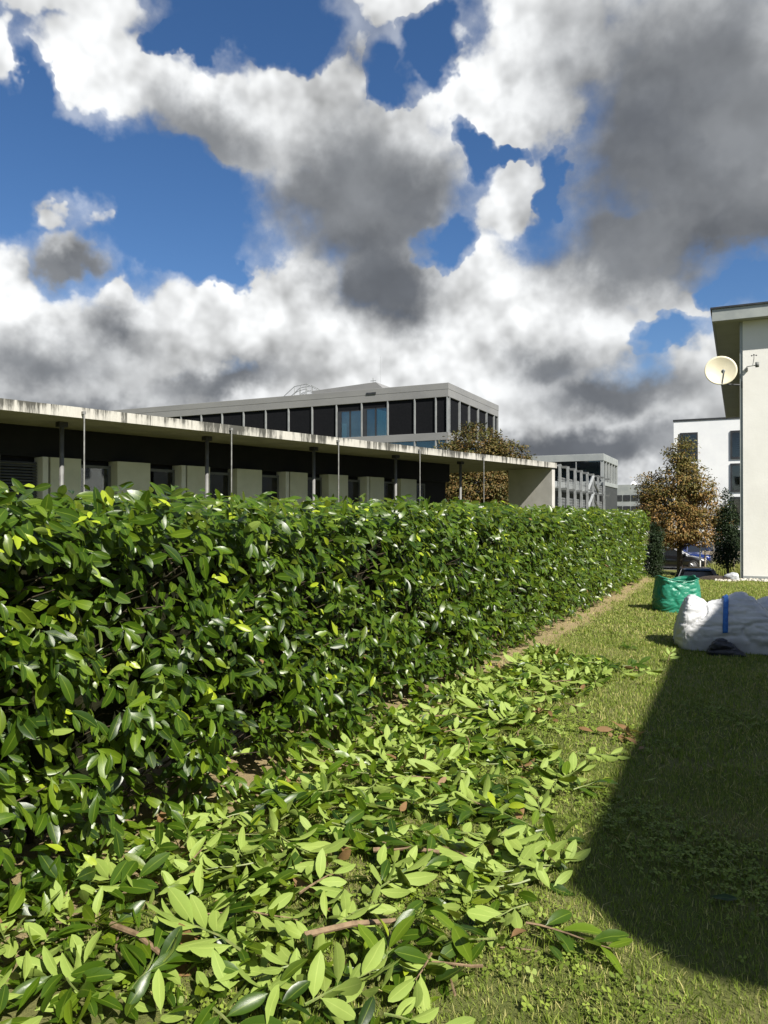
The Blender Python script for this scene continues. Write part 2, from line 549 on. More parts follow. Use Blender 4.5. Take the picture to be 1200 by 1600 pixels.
low = empty('concrete_pavilion', pav(14, 20), BROT, frame=(14, 20, 0))
tag(low, 'long low pavilion with stained concrete roof slab and black wall behind hedge', 'building')
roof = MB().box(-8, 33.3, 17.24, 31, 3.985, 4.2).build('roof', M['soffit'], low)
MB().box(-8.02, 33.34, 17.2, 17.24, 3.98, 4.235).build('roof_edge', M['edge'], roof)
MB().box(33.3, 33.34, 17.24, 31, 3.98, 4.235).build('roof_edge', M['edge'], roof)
MB().box(-8, 27.8, 19.95, 30.5, -2.3, 3.98).build('wall', M['blackwall'], low)
MB().box(-8, 27.8, 19.72, 19.945, 3.172, 3.982).build('wall_band', M['blackwall'], low)
MB().box(33.0, 33.296, 17.28, 19.75, -2.3, 3.983).build('end_wall', M['endwall'], low, bevel=0.012)
for k in range(-3, 8):
    t0 = 9.03 + 2.13 * k
    if k % 2 == 0:
        MB().box(t0, t0 + 0.15, 19.45, 19.94, 0, 3.17).build('panel', M['paleboard'], low)
        MB().box(t0 + 0.21, t0 + 1.05, 19.45, 19.94, 0, 3.17).build('panel', M['greenpanel'], low)
    else:
        MB().box(t0, t0 + 1.05, 19.45, 19.94, 0, 3.17).build('panel', M['greenpanel'], low)
    a, c = t0 + 1.06, t0 + 2.12
    wf = MB()
    wf.box(a, c, 19.80, 19.86, 2.96, 3.04).box(a, a + 0.07, 19.80, 19.86, 0.2, 2.96).box(c - 0.07, c, 19.80, 19.86, 0.2, 2.96)
    wf.box(a + 0.07, c - 0.07, 19.80, 19.86, 2.05, 2.12).box((a + c) / 2 - 0.03, (a + c) / 2 + 0.03, 19.80, 19.86, 0.2, 2.05)
    win = wf.build('window', M['greyframe'], low)
    if k == -1:
        for j in range(22):
            z = 1.35 + j * 0.078
            MB().add([(a + .02, 19.70, z), (c - .02, 19.70, z), (c - .02, 19.76, z + .045), (a + .02, 19.76, z + .045),
                      (a + .02, 19.705, z - .006), (c - .02, 19.705, z - .006), (c - .02, 19.765, z + .039), (a + .02, 19.765, z + .039)],
                     [(0, 1, 2, 3), (7, 6, 5, 4), (0, 4, 5, 1), (2, 6, 7, 3), (1, 5, 6, 2), (3, 7, 4, 0)]).build('blind_slat', M['greyframe'], win)
    else:
        MB().box(a + .07, c - .07, 19.82, 19.835, 0.2, 2.96).build('pane', M['glass'], win)
        MB().box(a + .1, a + .1 + 0.5 * (1 if k % 3 else .7), 19.90, 19.93, 0.4, 1.2 + 0.6 * ((k * 7) % 3) / 2).build('curtain', M['greenpanel'], win)
for k in range(-2, 5):
    t0 = 9.0 + 4.42 * k
    MB().tube([(t0, 18.35, -2.3), (t0, 18.35, 3.859)], 0.056, 14).build('column', M['darkmetal'], low, smooth=True)
    MB().box(t0 - .11, t0 + .11, 18.24, 18.46, 3.86, 3.984).build('column_plate', M['frame'], low)
    rod = MB().tube([(t0 - .05, 17.12, -.2), (t0 - .05, 17.12, 4.10)], 0.018, 8).build('drain_rod', M['rod'], low)
    MB().box(t0 - .085, t0 - .015, 17.10, 17.199, 4.07, 4.14).build('bracket', M['rod'], rod)
MB().box(3.2, 3.45, 17.6, 17.9, 4.2, 4.29).build('roof_vent', M['frame'], low)

# ------------------------------------------------------------------ three-storey office block
off_b = empty('office_block', (-30, 58, 0))
tag(off_b, 'grey office block with dark blinds and two blue windows behind pavilion', 'office building')
X1, Y0, Y1, X0 = -19.8, 52.6, 65.5, -64.0
MB().box(X0 + .8, X1 - .8, Y0 + .8, Y1 - .8, -2, 10.7).build('core', M['interior'], off_b)
MB().box(X0, X1, Y0, Y1, 10.66, 11.22).build('fascia', M['whitepanel'], off_b, bevel=.02)
MB().box(X0 - .012, X1 + .012, Y0 - .012, Y1 + .012, 11.224, 11.72).build('parapet', M['whitepanel'], off_b, bevel=.02)
MB().box(X0, X1, Y0, Y1, 7.39, 7.97).build('floor_band', M['whitepanel'], off_b, bevel=.02)
MB().box(X0, X1, Y0, Y1, 3.9, 4.5).build('floor_band', M['whitepanel'], off_b, bevel=.02)
MB().box(X0, X1, Y0 + .3, Y1 - .3, -2, 3.9).build('ground_floor', M['greypanel'], off_b)
posx = [-19.92, -20.85, -22.6] + [-24.9 - 2.3 * i for i in range(17)]
for i, x in enumerate(posx):
    MB().box(x - .045, x + .045, Y0 - .01, Y0 + .2, 7.975, 10.655).build('mullion', M['mullion'], off_b)
    MB().box(x - .045, x + .045, Y0 - .01, Y0 + .2, 4.505, 7.385).build('mullion', M['mullion'], off_b)
    if i + 1 >= len(posx):
        continue
    a, c = posx[i + 1] + .062, x - .062
    if i in (3, 4):
        z1 = 10.2 if i == 3 else 10.12
        MB().box(a, c, Y0 + .14, Y0 + .18, z1, 10.65).build('blind', M['blind'], off_b)
        fr = MB()
        fr.box(a, a + .35, Y0 + .1, Y0 + .18, 7.98, z1 - .005).box(c - .06, c, Y0 + .1, Y0 + .18, 7.98, z1 - .005)
        mid = a + .35 + (c - a - .41) * .45
        fr.box(mid - .06, mid + .06, Y0 + .1, Y0 + .18, 7.98, z1 - .005).box(a + .35, c - .06, Y0 + .1, Y0 + .18, z1 - .06, z1)
        fw = fr.build('window', M['frame'], off_b)
        MB().box(a + .35, mid - .06, Y0 + .13, Y0 + .145, 7.98, z1 - .06).build('pane', M['blueglass'], fw)
        MB().box(mid + .06, c - .06, Y0 + .13, Y0 + .145, 7.98, z1 - .06).build('pane', M['blueglass'], fw)
        cx = mid + .1 if i == 3 else a + .38
        cw = .85 if i == 3 else .4
        cu = MB()
        n = 9
        for j in range(n):
            xa, xb = cx + cw * j / n, cx + cw * (j + 1) / n
            cu.box(xa, xb, Y0 + .20 + .03 * (j % 2), Y0 + .22 + .03 * (j % 2), 7.99, z1 - .1 - (.25 * j / n if i == 3 else .9))
        cu.build('curtain', M['curtain'], fw)
    else:
        MB().box(a, c, Y0 + .14, Y0 + .18, 7.98, 10.65).build('blind', M['blind'], off_b)
    MB().box(a, c, Y0 + .14, Y0 + .16, 4.51, 7.38).build('pane', M['blueglass'], off_b)
posy = [52.9, 55.2, 57.5, 59.8, 62.1, 64.3, 65.4]
for i, y in enumerate(posy):
    MB().box(X1 - .2, X1 + .01, y - .045, y + .045, 7.975, 10.655).build('mullion', M['mullion'], off_b)
    MB().box(X1 - .2, X1 + .01, y - .045, y + .045, 4.505, 7.385).build('mullion', M['mullion'], off_b)
    if i + 1 < len(posy):
        MB().box(X1 - .18, X1 - .14, y + .062, posy[i + 1] - .062, 7.98, 10.65).build('blind', M['blind'], off_b)
        MB().box(X1 - .18, X1 - .16, y + .062, posy[i + 1] - .062, 4.51, 7.38).build('pane', M['blueglass'], off_b)
pent = MB().add([(-33.8, 56, 11.7), (-26.2, 56, 11.7), (-26.2, 62, 11.7), (-33.8, 62, 11.7), (-33.8, 56, 12.62), (-27.6, 56, 12.92), (-27.6, 62, 12.92), (-33.8, 62, 12.62)],
                [(3, 2, 1, 0), (4, 5, 6, 7), (0, 1, 5, 4), (1, 2, 6, 5), (2, 3, 7, 6), (3, 0, 4, 7)]).build('roof_plant', M['whitepanel'], off_b)
MB().box(-26.75, -25.9, Y0 - .06, Y0 - .031, 11.27, 11.43).build('overflow_slot', M['frame'], off_b)
rail = [(-38.6, 11.7), (-36.3, 13.35), (-35.0, 13.5), (-33.9, 12.9), (-33.5, 11.9)]
ac = MB()
for yy in (57.0, 57.9):
    for dz, sh in ((0, 0), (-.45, .35), (-.85, .6)):
        ac.tube([(x + (sh if i < 2 else -sh * .3), yy, max(z + dz, 11.7)) for i, (x, z) in enumerate(rail)], 0.035, 5)
    for x, z in [(-37.5, 12.5), (-36.3, 13.35), (-35.65, 13.42), (-35.0, 13.5), (-34.4, 13.2), (-33.9, 12.9)]:
        ac.tube([(x, yy, 11.7), (x, yy, z)], 0.03, 5)
ac.build('roof_railing', M['mullion'], off_b)
MB().box(-36.6, -34.2, 57.1, 57.8, 11.72, 12.2).build('roof_hatch', M['frame'], off_b)
MB().tube([(-28.6, 57.5, 12.7), (-28.6, 57.5, 13.6)], .03, 5).tube([(-28.85, 57.5, 13.35), (-28.3, 57.5, 13.35)], .03, 5).tube([(-27.9, 57.5, 12.7), (-27.9, 57.5, 15.4)], .012, 4).build('antenna', M['mullion'], off_b)

# ------------------------------------------------------------------ farther office wing with the galvanised gallery in front
wing = empty('office_wing', (-22, 108, -2))
tag(wing, 'glazed flat-roofed office wing standing behind the steel gallery', 'office building')
MB().box(-40, -16.5, 103, 116, 9.15, 10.1).build('fascia', M['greypanel'], wing, bevel=.03)
MB().box(-40, -16.5, 103, 116, 5.8, 6.35).build('floor_band', M['greypanel'], wing, bevel=.03)
MB().box(-39.6, -17.4, 104, 115.5, -2, 9.2).build('core', M['interior'], wing)
MB().box(-40, -16.6, 103.2, 115.8, -2.2, 5.795).build('wall', M['darkclad'], wing)
for i, x in enumerate([-16.9, -20.2, -24.4, -28.6, -32.8, -37.0]):
    MB().box(x - .06, x + .06, 103.05, 103.25, 6.352, 9.148).build('mullion', M['mullion'], wing)
    nxt = [-16.9, -20.2, -24.4, -28.6, -32.8, -37.0, -39.9][i + 1]
    MB().box(nxt + .062, x - .062, 103.12, 103.15, 6.352, 9.148).build('pane', M['glass'], wing)
    MB().box(nxt + .5, nxt + 1.3, 103.5, 103.53, 6.4, 8.0).build('curtain', M['curtain'], wing)
for j in range(6):
    y = 103.25 + 2.45 * j
    MB().box(-16.85, -16.52, y - .14, y + .14, 6.352, 9.148).build('fin', M['greypanel'], wing)
    if j < 5:
        MB().box(-16.8, -16.77, y + .142, y + 2.308, 6.352, 9.148).build('pane', M['glass'], wing)

gal = empty('steel_gallery', (-16.8, 89, 0))
tag(gal, 'galvanised steel gallery with posts and mesh balustrades beside the concrete end wall', 'gallery')
posts = [75.5, 79.4, 83.2, 86.8, 90.5, 94.3, 98.0, 102.7]
for z in (2.5, 4.6, 6.8):
    MB().box(-16.72, -16.56, 75.3, 102.9, z - .1, z + .04).build('beam', M['mullion'], gal)
for z in (2.5, 4.6):
    MB().box(-18.6, -16.73, 75.3, 102.9, z - .12, z + .02).build('walkway', M['greypanel'], gal)
for i, y in enumerate(posts):
    MB().box(-16.55, -16.29, y - .11, y + .11, -2.3, 6.9 if i < 7 else 6.3).build('post', M['mullion'], gal)
    for z in (2.5, 4.6, 6.8):
        MB().box(-16.28, -15.7, y - .05, y + .05, z - .32, z - .1).build('bracket', M['greyframe'], gal)
    if i < 7:
        for z in (2.5, 4.6):
            mp = MB()
            for q in range(9):
                yy = y + .2 + (posts[i + 1] - y - .4) * q / 8
                mp.box(-16.70, -16.67, yy - .04, yy + .04, z + .1, z + 1.05)
            for zz in (.1, .42, .74, 1.03):
                mp.box(-16.73, -16.705, y + .15, posts[i + 1] - .15, z + zz - .03, z + zz + .03)
            mp.build('balustrade', M['mullion'], gal)
for z in (0.4, 2.5, 4.6):
    MB().bar((-16.4, 90.6, z + .2), (-16.4, 94.2, z + 2.0), .3).build('brace', M['mullion'], gal)
    MB().tube([(-16.4, 94.4, z + 2.0), (-16.4, 95.4, z + 1.0), (-16.4, 97.9, z + .2)], .14, 6).build('brace', M['greyframe'], gal)
MB().box(-19.4, -18.7, 75.3, 102.9, -2.3, 4.45).build('back_wall', M['darkclad'], gal)
MB().box(-19.4, -18.72, 75.3, 102.9, 4.46, 5.6).build('parapet', M['greypanel'], gal)

far = empty('distant_office', (-18, 175, -2))
tag(far, 'small white office with two ribbon windows seen far beyond the hedge end', 'office building')
MB().box(-30, -6, 168, 182, -2, 8.5).build('wall', M['greypanel'], far)
MB().tube([(-21, 170, 8.5), (-21, 170, 9.2)], [.9, .3], 10).build('roof_light', M['whiteplaster'], far)
for z in (2.6, 5.0):
    for j in range(14):
        x = -29.6 + 1.7 * j
        MB().box(x, x + 1.45, 167.9, 167.99, z, z + 1.25).build('window', M['frame'], far)

# ------------------------------------------------------------------ white building at the back
wb = empty('white_building', (0, 80, -2))
tag(wb, 'white plastered building with dark window frames behind the brown tree', 'building')
MB().box(-5.6, 14, 75, 90, -2.2, 10.55).build('wall', M['whiteplaster'], wb)
MB().box(-5.66, 14.06, 74.94, 90.06, 10.552, 10.72).build('coping', M['frame'], wb)
for x0 in (-5.05, -.75, 3.5, 8.0):
    for zt in (9.45, 6.45, 3.4, .4):
        x1 = x0 + 1.55
        f = MB().box(x0, x0 + .14, 74.9, 74.999, zt - 2.6, zt).box(x1 - .14, x1, 74.9, 74.999, zt - 2.6, zt)
        f.box(x0 + .14, x1 - .14, 74.9, 74.999, zt - .2, zt).box(x0 + .14, x1 - .14, 74.9, 74.999, zt - 2.6, zt - 2.42)
        wn = f.build('window', M['frame'], wb)
        MB().box(x0 + .14, x1 - .14, 74.95, 74.97, zt - 2.42, zt - .2).build('pane', M['glass'], wn)
        MB().box(x0 + .14, x1 - .14, 74.98, 74.992, zt - 2.42, zt - .2).build('backing', M['frame'], wn)
        if int(zt * 10) == 94:
            for j in range(7):
                MB().box(x0 + .5, x1 - .35 - .05 * (j % 3), 74.972, 74.978, zt - .8 - .2 * j, zt - .73 - .2 * j).build('blind_slat', M['greyframe'], wn)

# ------------------------------------------------------------------ cream house on the right
house = empty('cream_house', (6, 30, -2))
tag(house, 'cream rendered house with wide flat eaves and satellite dish', 'house')
MB().box(.08, 12, 20.9, 40.6, -2.4, 6.55).build('wall', M['creamplaster'], house)
for hx_ in (3.4, 7.6):
    for hz_ in (.9, 3.9):
        hf0 = MB().box(hx_, hx_ + .08, 20.86, 20.898, hz_, hz_ + 1.5).box(hx_ + 1.32, hx_ + 1.4, 20.86, 20.898, hz_, hz_ + 1.5)
        hf0.box(hx_ + .08, hx_ + 1.32, 20.86, 20.898, hz_, hz_ + .08).box(hx_ + .08, hx_ + 1.32, 20.86, 20.898, hz_ + 1.42, hz_ + 1.5)
        hw_ = hf0.build('window', M['frame'], house)
        MB().box(hx_ + .08, hx_ + 1.32, 20.87, 20.878, hz_ + .08, hz_ + 1.42).build('pane', M['glass'], hw_)
        MB().box(hx_ + .08, hx_ + 1.32, 20.885, 20.893, hz_ + .08, hz_ + 1.42).build('backing', M['interior'], hw_)
MB().box(.072, 12, 20.88, 20.899, -2.4, 0.10).build('plinth', M['greypanel'], house)
hroof = MB().box(-.58, 12.6, 20.56, 41.0, 6.552, 6.80).build('roof', M['olivesoffit'], house)
MB().box(-.62, 12.62, 20.52, 20.558, 6.54, 6.84).build('fascia', M['zinc'], hroof)
MB().box(-.62, -.582, 20.56, 41.0, 6.54, 6.84).build('fascia', M['zinc'], hroof)
MB().box(-.66, 12.64, 20.48, 41.05, 6.842, 6.885).build('coping', M['frame'], hroof)
MB().box(.012, .078, 20.93, 21.06, -.1, 6.548).build('corner_trim', M['zinc'], house)

# ------------------------------------------------------------------ the house beside the camera, whose shadow lies on the lawn
nb = empty('neighbouring_house', (10, 5, 0))
tag(nb, 'cream house beside the lawn throwing its flat roof shadow on the grass', 'house')
ex, ey0, ey1 = 5.12, -.38, 11.9
MB().box(ex + .7, 17, ey0 + .45, ey1 - .45, -.3, 6.19).build('wall', M['creamplaster'], nb)
MB().prism([(ex + .28, ey0), (17.6, ey0), (17.6, ey1), (ex, ey1), (ex, ey0 + .3)], 6.2, 6.5).build('roof', M['olivesoffit'], nb)
for y in (1.2, 4.2, 7.4):
    for z in (.9, 3.9):
        f = MB().box(ex + .66, ex + .698, y, y + .08, z, z + 1.5).box(ex + .66, ex + .698, y + 1.32, y + 1.4, z, z + 1.5)
        f.box(ex + .66, ex + .698, y + .08, y + 1.32, z, z + .08).box(ex + .66, ex + .698, y + .08, y + 1.32, z + 1.42, z + 1.5)
        wn = f.build('window', M['frame'], nb)
        MB().box(ex + .685, ex + .692, y + .08, y + 1.32, z + .08, z + 1.42).build('pane', M['glass'], wn)

# ------------------------------------------------------------------ leaves
def leaf_mat(name, dark, mid, under, young, dead, rough=0.34, trans=0.26):
    """two-sided leaf: glossy top, pale matt underside, paler midrib; tint = (brightness, youth, deadness)"""
    m, g, b = new_mat(name)
    at = g.node('ShaderNodeAttribute', attribute_name='tint')
    sp = g.node('ShaderNodeSeparateColor')
    g.put(sp.inputs[0], at.outputs['Color'])
    r_, y_, d_ = sp.outputs
    uv = g.node('ShaderNodeUVMap', uv_map='leaf').outputs[0]
    su = g.node('ShaderNodeSeparateXYZ')
    g.put(su.inputs[0], uv)
    mid_d = g.math('ABSOLUTE', g.math('SUBTRACT', su.outputs[0], 0.5))
    rib = g.step(mid_d, 0.05, 0.012)
    vein = g.math('SINE', g.math('MULTIPLY', g.math('SUBTRACT', su.outputs[1], g.math('MULTIPLY', mid_d, 0.45)), 62.0))
    top = g.mix(r_, dark, mid)
    top = g.mix(y_, top, young)
    top = g.mix(g.math('MULTIPLY', rib, 0.32), top, g.mix(0.5, young, under))
    low = g.mix(g.math('MULTIPLY', r_, 0.6), under, (under[0] * 1.25, under[1] * 1.15, under[2] * 1.2))
    low = g.mix(g.math('MULTIPLY', rib, 0.5), low, (min(1, under[0] * 1.7), min(1, under[1] * 1.5), under[2] * 1.9))
    back = g.node('ShaderNodeNewGeometry').outputs['Backfacing']
    col = g.mix(back, top, low)
    pos = g.node('ShaderNodeTexCoord').outputs['Object']
    blot = g.noise(pos, 45.0, 3, 0.6)
    col = g.mix(d_, col, g.mix(blot, dead, (dead[0] * 1.8, dead[1] * 2.1, dead[2] * 2.2)))
    g.put(b.inputs['Base Color'], col)
    g.put(b.inputs['Roughness'], g.math('ADD', g.math('ADD', rough, g.math('MULTIPLY', back, 0.28)), g.math('MULTIPLY', d_, 0.25)))
    b.inputs['Specular IOR Level'].default_value = 0.36
    bn = g.node('ShaderNodeBump')
    bn.inputs['Strength'].default_value = 0.12
    bn.inputs['Distance'].default_value = 0.003
    g.put(bn.inputs['Height'], g.noise(pos, 70.0, 2, 0.5))
    g.put(b.inputs['Normal'], bn.outputs[0])
    tl = g.node('ShaderNodeBsdfTranslucent')
    g.put(tl.inputs[0], g.mix(0.5, col, young))
    ms = g.node('ShaderNodeMixShader')
    ms.inputs[0].default_value = trans
    g.l.new(b.outputs[0], ms.inputs[1])
    g.l.new(tl.outputs[0], ms.inputs[2])
    g.l.new(ms.outputs[0], m.node_tree.nodes['Material Output'].inputs['Surface'])
    return m


M['laurel'] = leaf_mat('laurel_leaf', (0.011, 0.031, 0.003), (0.058, 0.112, 0.006), (0.215, 0.30, 0.058), (0.34, 0.42, 0.026), (0.15, 0.078, 0.033))
M['stem'] = surf('green_stem', (0.10, 0.15, 0.03), (0.17, 0.19, 0.06), 30, 0.5)
M['wood'] = surf('cut_brown_wood', (0.13, 0.085, 0.045), (0.22, 0.15, 0.085), 25, 0.7)
M['twig'] = surf('hedge_twig', (0.030, 0.024, 0.014), (0.07, 0.05, 0.028), 20, 0.8)
M['hedgecore'] = surf('dark_core_fill', (0.010, 0.012, 0.006), (0.020, 0.020, 0.010), 12, 0.95, 0.6, 30, spec=0.05)  # near-black fill of the light-blocking core added inside the hedge

S_FULL = [0.0, 0.09, 0.2, 0.38, 0.57, 0.76, 0.92, 1.0]
W_FULL = [0.010, 0.016, 0.078, 0.145, 0.172, 0.155, 0.085, 0.008]
S_LOW = [0.0, 0.14, 0.45, 0.78, 1.0]
W_LOW = [0.010, 0.03, 0.17, 0.14, 0.004]


def leaf_template(low=False, fold=0.25, curve=0.2, twist=0.0, wave=0.0, side=0.0, cut=None):
    S, W = (S_LOW, W_LOW) if low else (S_FULL, W_FULL)
    if cut:                                         # blade sliced off by the hedge trimmer
        S, W = [s for s in S if s < cut] + [cut], [w_ for s, w_ in zip(S, W) if s < cut] + [float(np.interp(cut, S, W))]
    V, UV, T = [], [], []
    for i, (s, wd) in enumerate(zip(S, W)):
        tw = twist * s
        bend = -curve * s * s
        for k in (-1, 0, 1):
            x = k * wd
            z = abs(k) * wd * fold + wave * math.sin(i * 2.2 + k) * wd
            xr = x * math.cos(tw) - z * math.sin(tw)
            zr = x * math.sin(tw) + z * math.cos(tw)
            V.append((xr + side * s * s, s * (1 - 0.25 * curve * curve), zr + bend))
            UV.append((0.5 + 0.5 * k, s))
    for i in range(len(S) - 1):
        a, b = 3 * i, 3 * (i + 1)
        for k in (0, 1):
            T += [(a + k, a + k + 1, b + k + 1), (a + k, b + k + 1, b + k)]
    return np.array(V), np.array(UV), np.array(T)


VARIANTS = [dict(fold=.22, curve=.16, side=.05), dict(fold=.32, curve=.30, twist=.25, wave=.1), dict(fold=.15, curve=.06, side=-.06, wave=.12),
            dict(fold=.42, curve=.24, twist=-.3), dict(fold=.1, curve=.42, side=.03), dict(fold=.28, curve=-.08, twist=.15),
            dict(fold=.3, curve=.2, cut=.52), dict(fold=.2, curve=.3, twist=.3, cut=.70), dict(fold=.55, curve=.62, twist=.5, wave=.2)]
VPROB = np.array([.17, .17, .15, .15, .12, .12, .04, .04, .04])
T_FULL = [leaf_template(False, **v) for v in VARIANTS]
T_LOW = [leaf_template(True, **v) for v in VARIANTS]


def frames(t, n):
    """rotation matrices (k,3,3) with columns side, tip direction, normal"""
    t = t / np.linalg.norm(t, axis=1, keepdims=True)
    n = n - (n * t).sum(1, keepdims=True) * t
    n = n / (np.linalg.norm(n, axis=1, keepdims=True) + 1e-9)
    x = np.cross(t, n)
    return np.stack([x, t, n], 2)


def leaf_cloud(pos, t, n, size, tint, low):
    """arrays of a joined mesh of many leaves"""
    Rm = frames(t, n)
    tmpl = T_LOW if low else T_FULL
    which = RNG.choice(len(tmpl), len(pos), p=VPROB)
    Vs, Ts, Us, Cs, base = [], [], [], [], 0
    for k, (tv, tu, tt) in enumerate(tmpl):
        sel = np.where(which == k)[0]
        if len(sel) == 0:
            continue
        P = np.einsum('nij,vj->nvi', Rm[sel], tv) * size[sel, None, None] + pos[sel, None, :]
        nv = len(tv)
        Vs.append(P.reshape(-1, 3))
        Us.append(np.tile(tu, (len(sel), 1)))
        Cs.append(np.repeat(tint[sel], nv, axis=0))
        Ts.append((tt[None] + (np.arange(len(sel)) * nv)[:, None, None]).reshape(-1, 3) + base)
        base += nv * len(sel)
    return [np.concatenate(a) for a in (Vs, Ts, Us, Cs)]


def join(parts):
    Vs, Ts, Us, Cs, b = [], [], [], [], 0
    for V, T, U, C in parts:
        Vs.append(V); Ts.append(T + b); Us.append(U); Cs.append(C)
        b += len(V)
    return [np.concatenate(a) for a in (Vs, Ts, Us, Cs)]


def unit(v):
    return v / (np.linalg.norm(v, axis=1, keepdims=True) + 1e-9)


LEAF_MESH = {}


def leaf_mesh(var, tint_key, mat, tint):
    key = (var, tint_key)
    if key not in LEAF_MESH:
        V, U, T = T_FULL[var]
        o = np_mesh('leaf', V, T, mat, U, np.tile(np.array(tint), (len(V), 1)))
        LEAF_MESH[key] = o.data
        bpy.data.objects.remove(o)
    return LEAF_MESH[key]


TINTS = {'dark': (.15, 0, 0), 'mid': (.55, 0, 0), 'bright': (1, .12, 0), 'young': (1, .75, 0), 'dead': (.5, 0, 1), 'olive': (.9, .3, .1)}


def put_leaf(pos, Rm, size, var, key, parent, name='leaf'):
    o = bpy.data.objects.new(name, leaf_mesh(var, key, M['laurel'], TINTS[key]))
    m = Matrix([[Rm[i][j] * size for j in range(3)] + [pos[i]] for i in range(3)] + [[0, 0, 0, 1]])
    COL.objects.link(o)
    o.parent = parent
    o.matrix_basis = m
    return o


# ------------------------------------------------------------------ laurel hedge
HX, HY0, HY1, HTOP = -2.52, -1.6, 20.0, 1.70
HSKEW = 0.0192                      # the hedge swings this much towards +X per metre


def hedge_shoots():
    """shoot bases and directions on the clipped face, top and end"""
    B, D = [], []
    ys = []
    # face: leaves packed a little denser near the camera
    n = 4200
    y = HY0 + (HY1 - HY0) * RNG.random(n)
    z = 0.05 + (HTOP - 0.17) * RNG.random(n)
    dep = 0.15 + 0.24 * RNG.random(n) + 0.12 * np.sin(y * 3.7 + 2 * z) * np.cos(z * 6.1 + y) + 0.09 * np.sin(y * 8.3 - z * 7)
    dep += 0.03 * np.clip((0.28 - z) / 0.28, 0, 1)
    B.append(np.stack([HX - dep, y, z], 1))
    D.append(np.stack([0.75 + 0.2 * RNG.standard_normal(n), 0.38 * RNG.standard_normal(n), 0.38 + 0.42 * RNG.standard_normal(n)], 1))
    n = 2300
    y = HY0 + (HY1 - HY0) * RNG.random(n)
    x = HX - 0.1 - 1.1 * RNG.random(n) ** 1.3
    z = HTOP - 0.14 - 0.14 * RNG.random(n) + 0.02 * np.sin(y * 2.3) + 0.02 * np.sin(y * .9 + 1)
    B.append(np.stack([x, y, z], 1))
    D.append(np.stack([0.25 + 0.35 * RNG.standard_normal(n), 0.45 * RNG.standard_normal(n), 0.75 + 0.25 * RNG.standard_normal(n)], 1))
    n = 260
    B.append(np.stack([HX - .1 - 1.1 * RNG.random(n), np.full(n, HY1 - .15) - .15 * RNG.random(n), .1 + (HTOP - .2) * RNG.random(n)], 1))
    D.append(np.stack([.3 * RNG.standard_normal(n), .8 + .2 * RNG.standard_normal(n), .35 + .4 * RNG.standard_normal(n)], 1))
    return np.concatenate(B), unit(np.concatenate(D))


sb, sd = hedge_shoots()
ns = len(sb)
slen = 0.17 + 0.13 * RNG.random(ns)
youth = (RNG.random(ns) < 0.06)
K = 7
pos, tip, nor, size, tint, isyoung = [], [], [], [], [], []
for k in range(K):
    f = (k + 0.6) / K
    p = sb + sd * (slen * f)[:, None]
    ang = RNG.random(ns) * 0.9 + k * 2.4
    ref = np.tile(np.array([0.13, 0.31, 0.94]), (ns, 1))
    a = unit(np.cross(sd, ref))
    b = np.cross(sd, a)
    rad = a * np.cos(ang)[:, None] + b * np.sin(ang)[:, None]
    open_ = 0.75 - 0.45 * f
    t = unit(sd * (0.35 + 0.55 * f) + rad * (open_ + 0.25) + np.array([0.02, 0, -0.58]) + 0.16 * RNG.standard_normal((ns, 3)))
    nn = np.array([0.74, -0.30, 0.50]) + 0.46 * RNG.standard_normal((ns, 3)) + sd * 0.25
    sz = (0.070 + 0.082 * RNG.random(ns) ** .8) * (1 - 0.30 * (f > .8))
    yg = youth & (f > .55)
    tr = np.clip(0.45 + 0.28 * RNG.standard_normal(ns), 0, 1)
    ty = np.where(yg, 0.55 + .45 * RNG.random(ns), np.clip(0.10 * RNG.standard_normal(ns), 0, .25))
    td = (RNG.random(ns) < 0.002).astype(float)
    keep = RNG.random(ns) < 0.93
    for lst, arr in ((pos, p), (tip, t), (nor, nn), (size, np.where(yg, sz * .72, sz)), (tint, np.stack([tr, ty, td], 1)), (isyoung, yg)):
        lst.append(arr[keep])
pos, tip, nor, size, tint, isyoung = [np.concatenate(a) for a in (pos, tip, nor, size, tint, isyoung)]
# the hedge has been clipped: whatever stuck out beyond the face or the top is gone
end = pos + tip * size[:, None]
ok = (end[:, 0] < HX + 0.10) & (end[:, 2] < HTOP + 0.09) & (end[:, 2] > 0.01) & (pos[:, 2] > 0.03) & (end[:, 1] < HY1 + .12)
stray = RNG.random(len(ok)) < 0.012
ok = ok | (stray & (end[:, 2] > .05) & (end[:, 2] < HTOP + .2) & (end[:, 0] < HX + .2))
pos, tip, nor, size, tint, isyoung, end = [a[ok] for a in (pos, tip, nor, size, tint, isyoung, end)]
out_of_face = pos[:, 0] + (end[:, 0] - pos[:, 0]) / 2 - HX
pos[:, 0] += HSKEW * pos[:, 1]
end[:, 0] += HSKEW * pos[:, 1]

# the 300 leaves that show largest: outermost ones on the stretch nearest the camera
mid = (pos + end) / 2
to = mid - np.array([0, 0, 1.6])
dep = to[:, 0] * -math.sin(HEAD) + to[:, 1] * math.cos(HEAD)
lat = (to[:, 0] * math.cos(HEAD) + to[:, 1] * math.sin(HEAD)) / np.maximum(dep, .01)
ver = to[:, 2] / np.maximum(dep, .01)
inview = (dep > .5) & (np.abs(lat) < .50) & (np.abs(ver) < .67)
Rall = frames(tip, nor)
face = np.abs((Rall[:, :, 2] * unit(to)).sum(1))
score = size * (0.35 + face) / np.maximum(dep, .3) * np.exp(out_of_face * 9) * inview
pick = np.argsort(-score)[:300]
mask_pick = np.zeros(len(pos), bool)
mask_pick[pick] = True

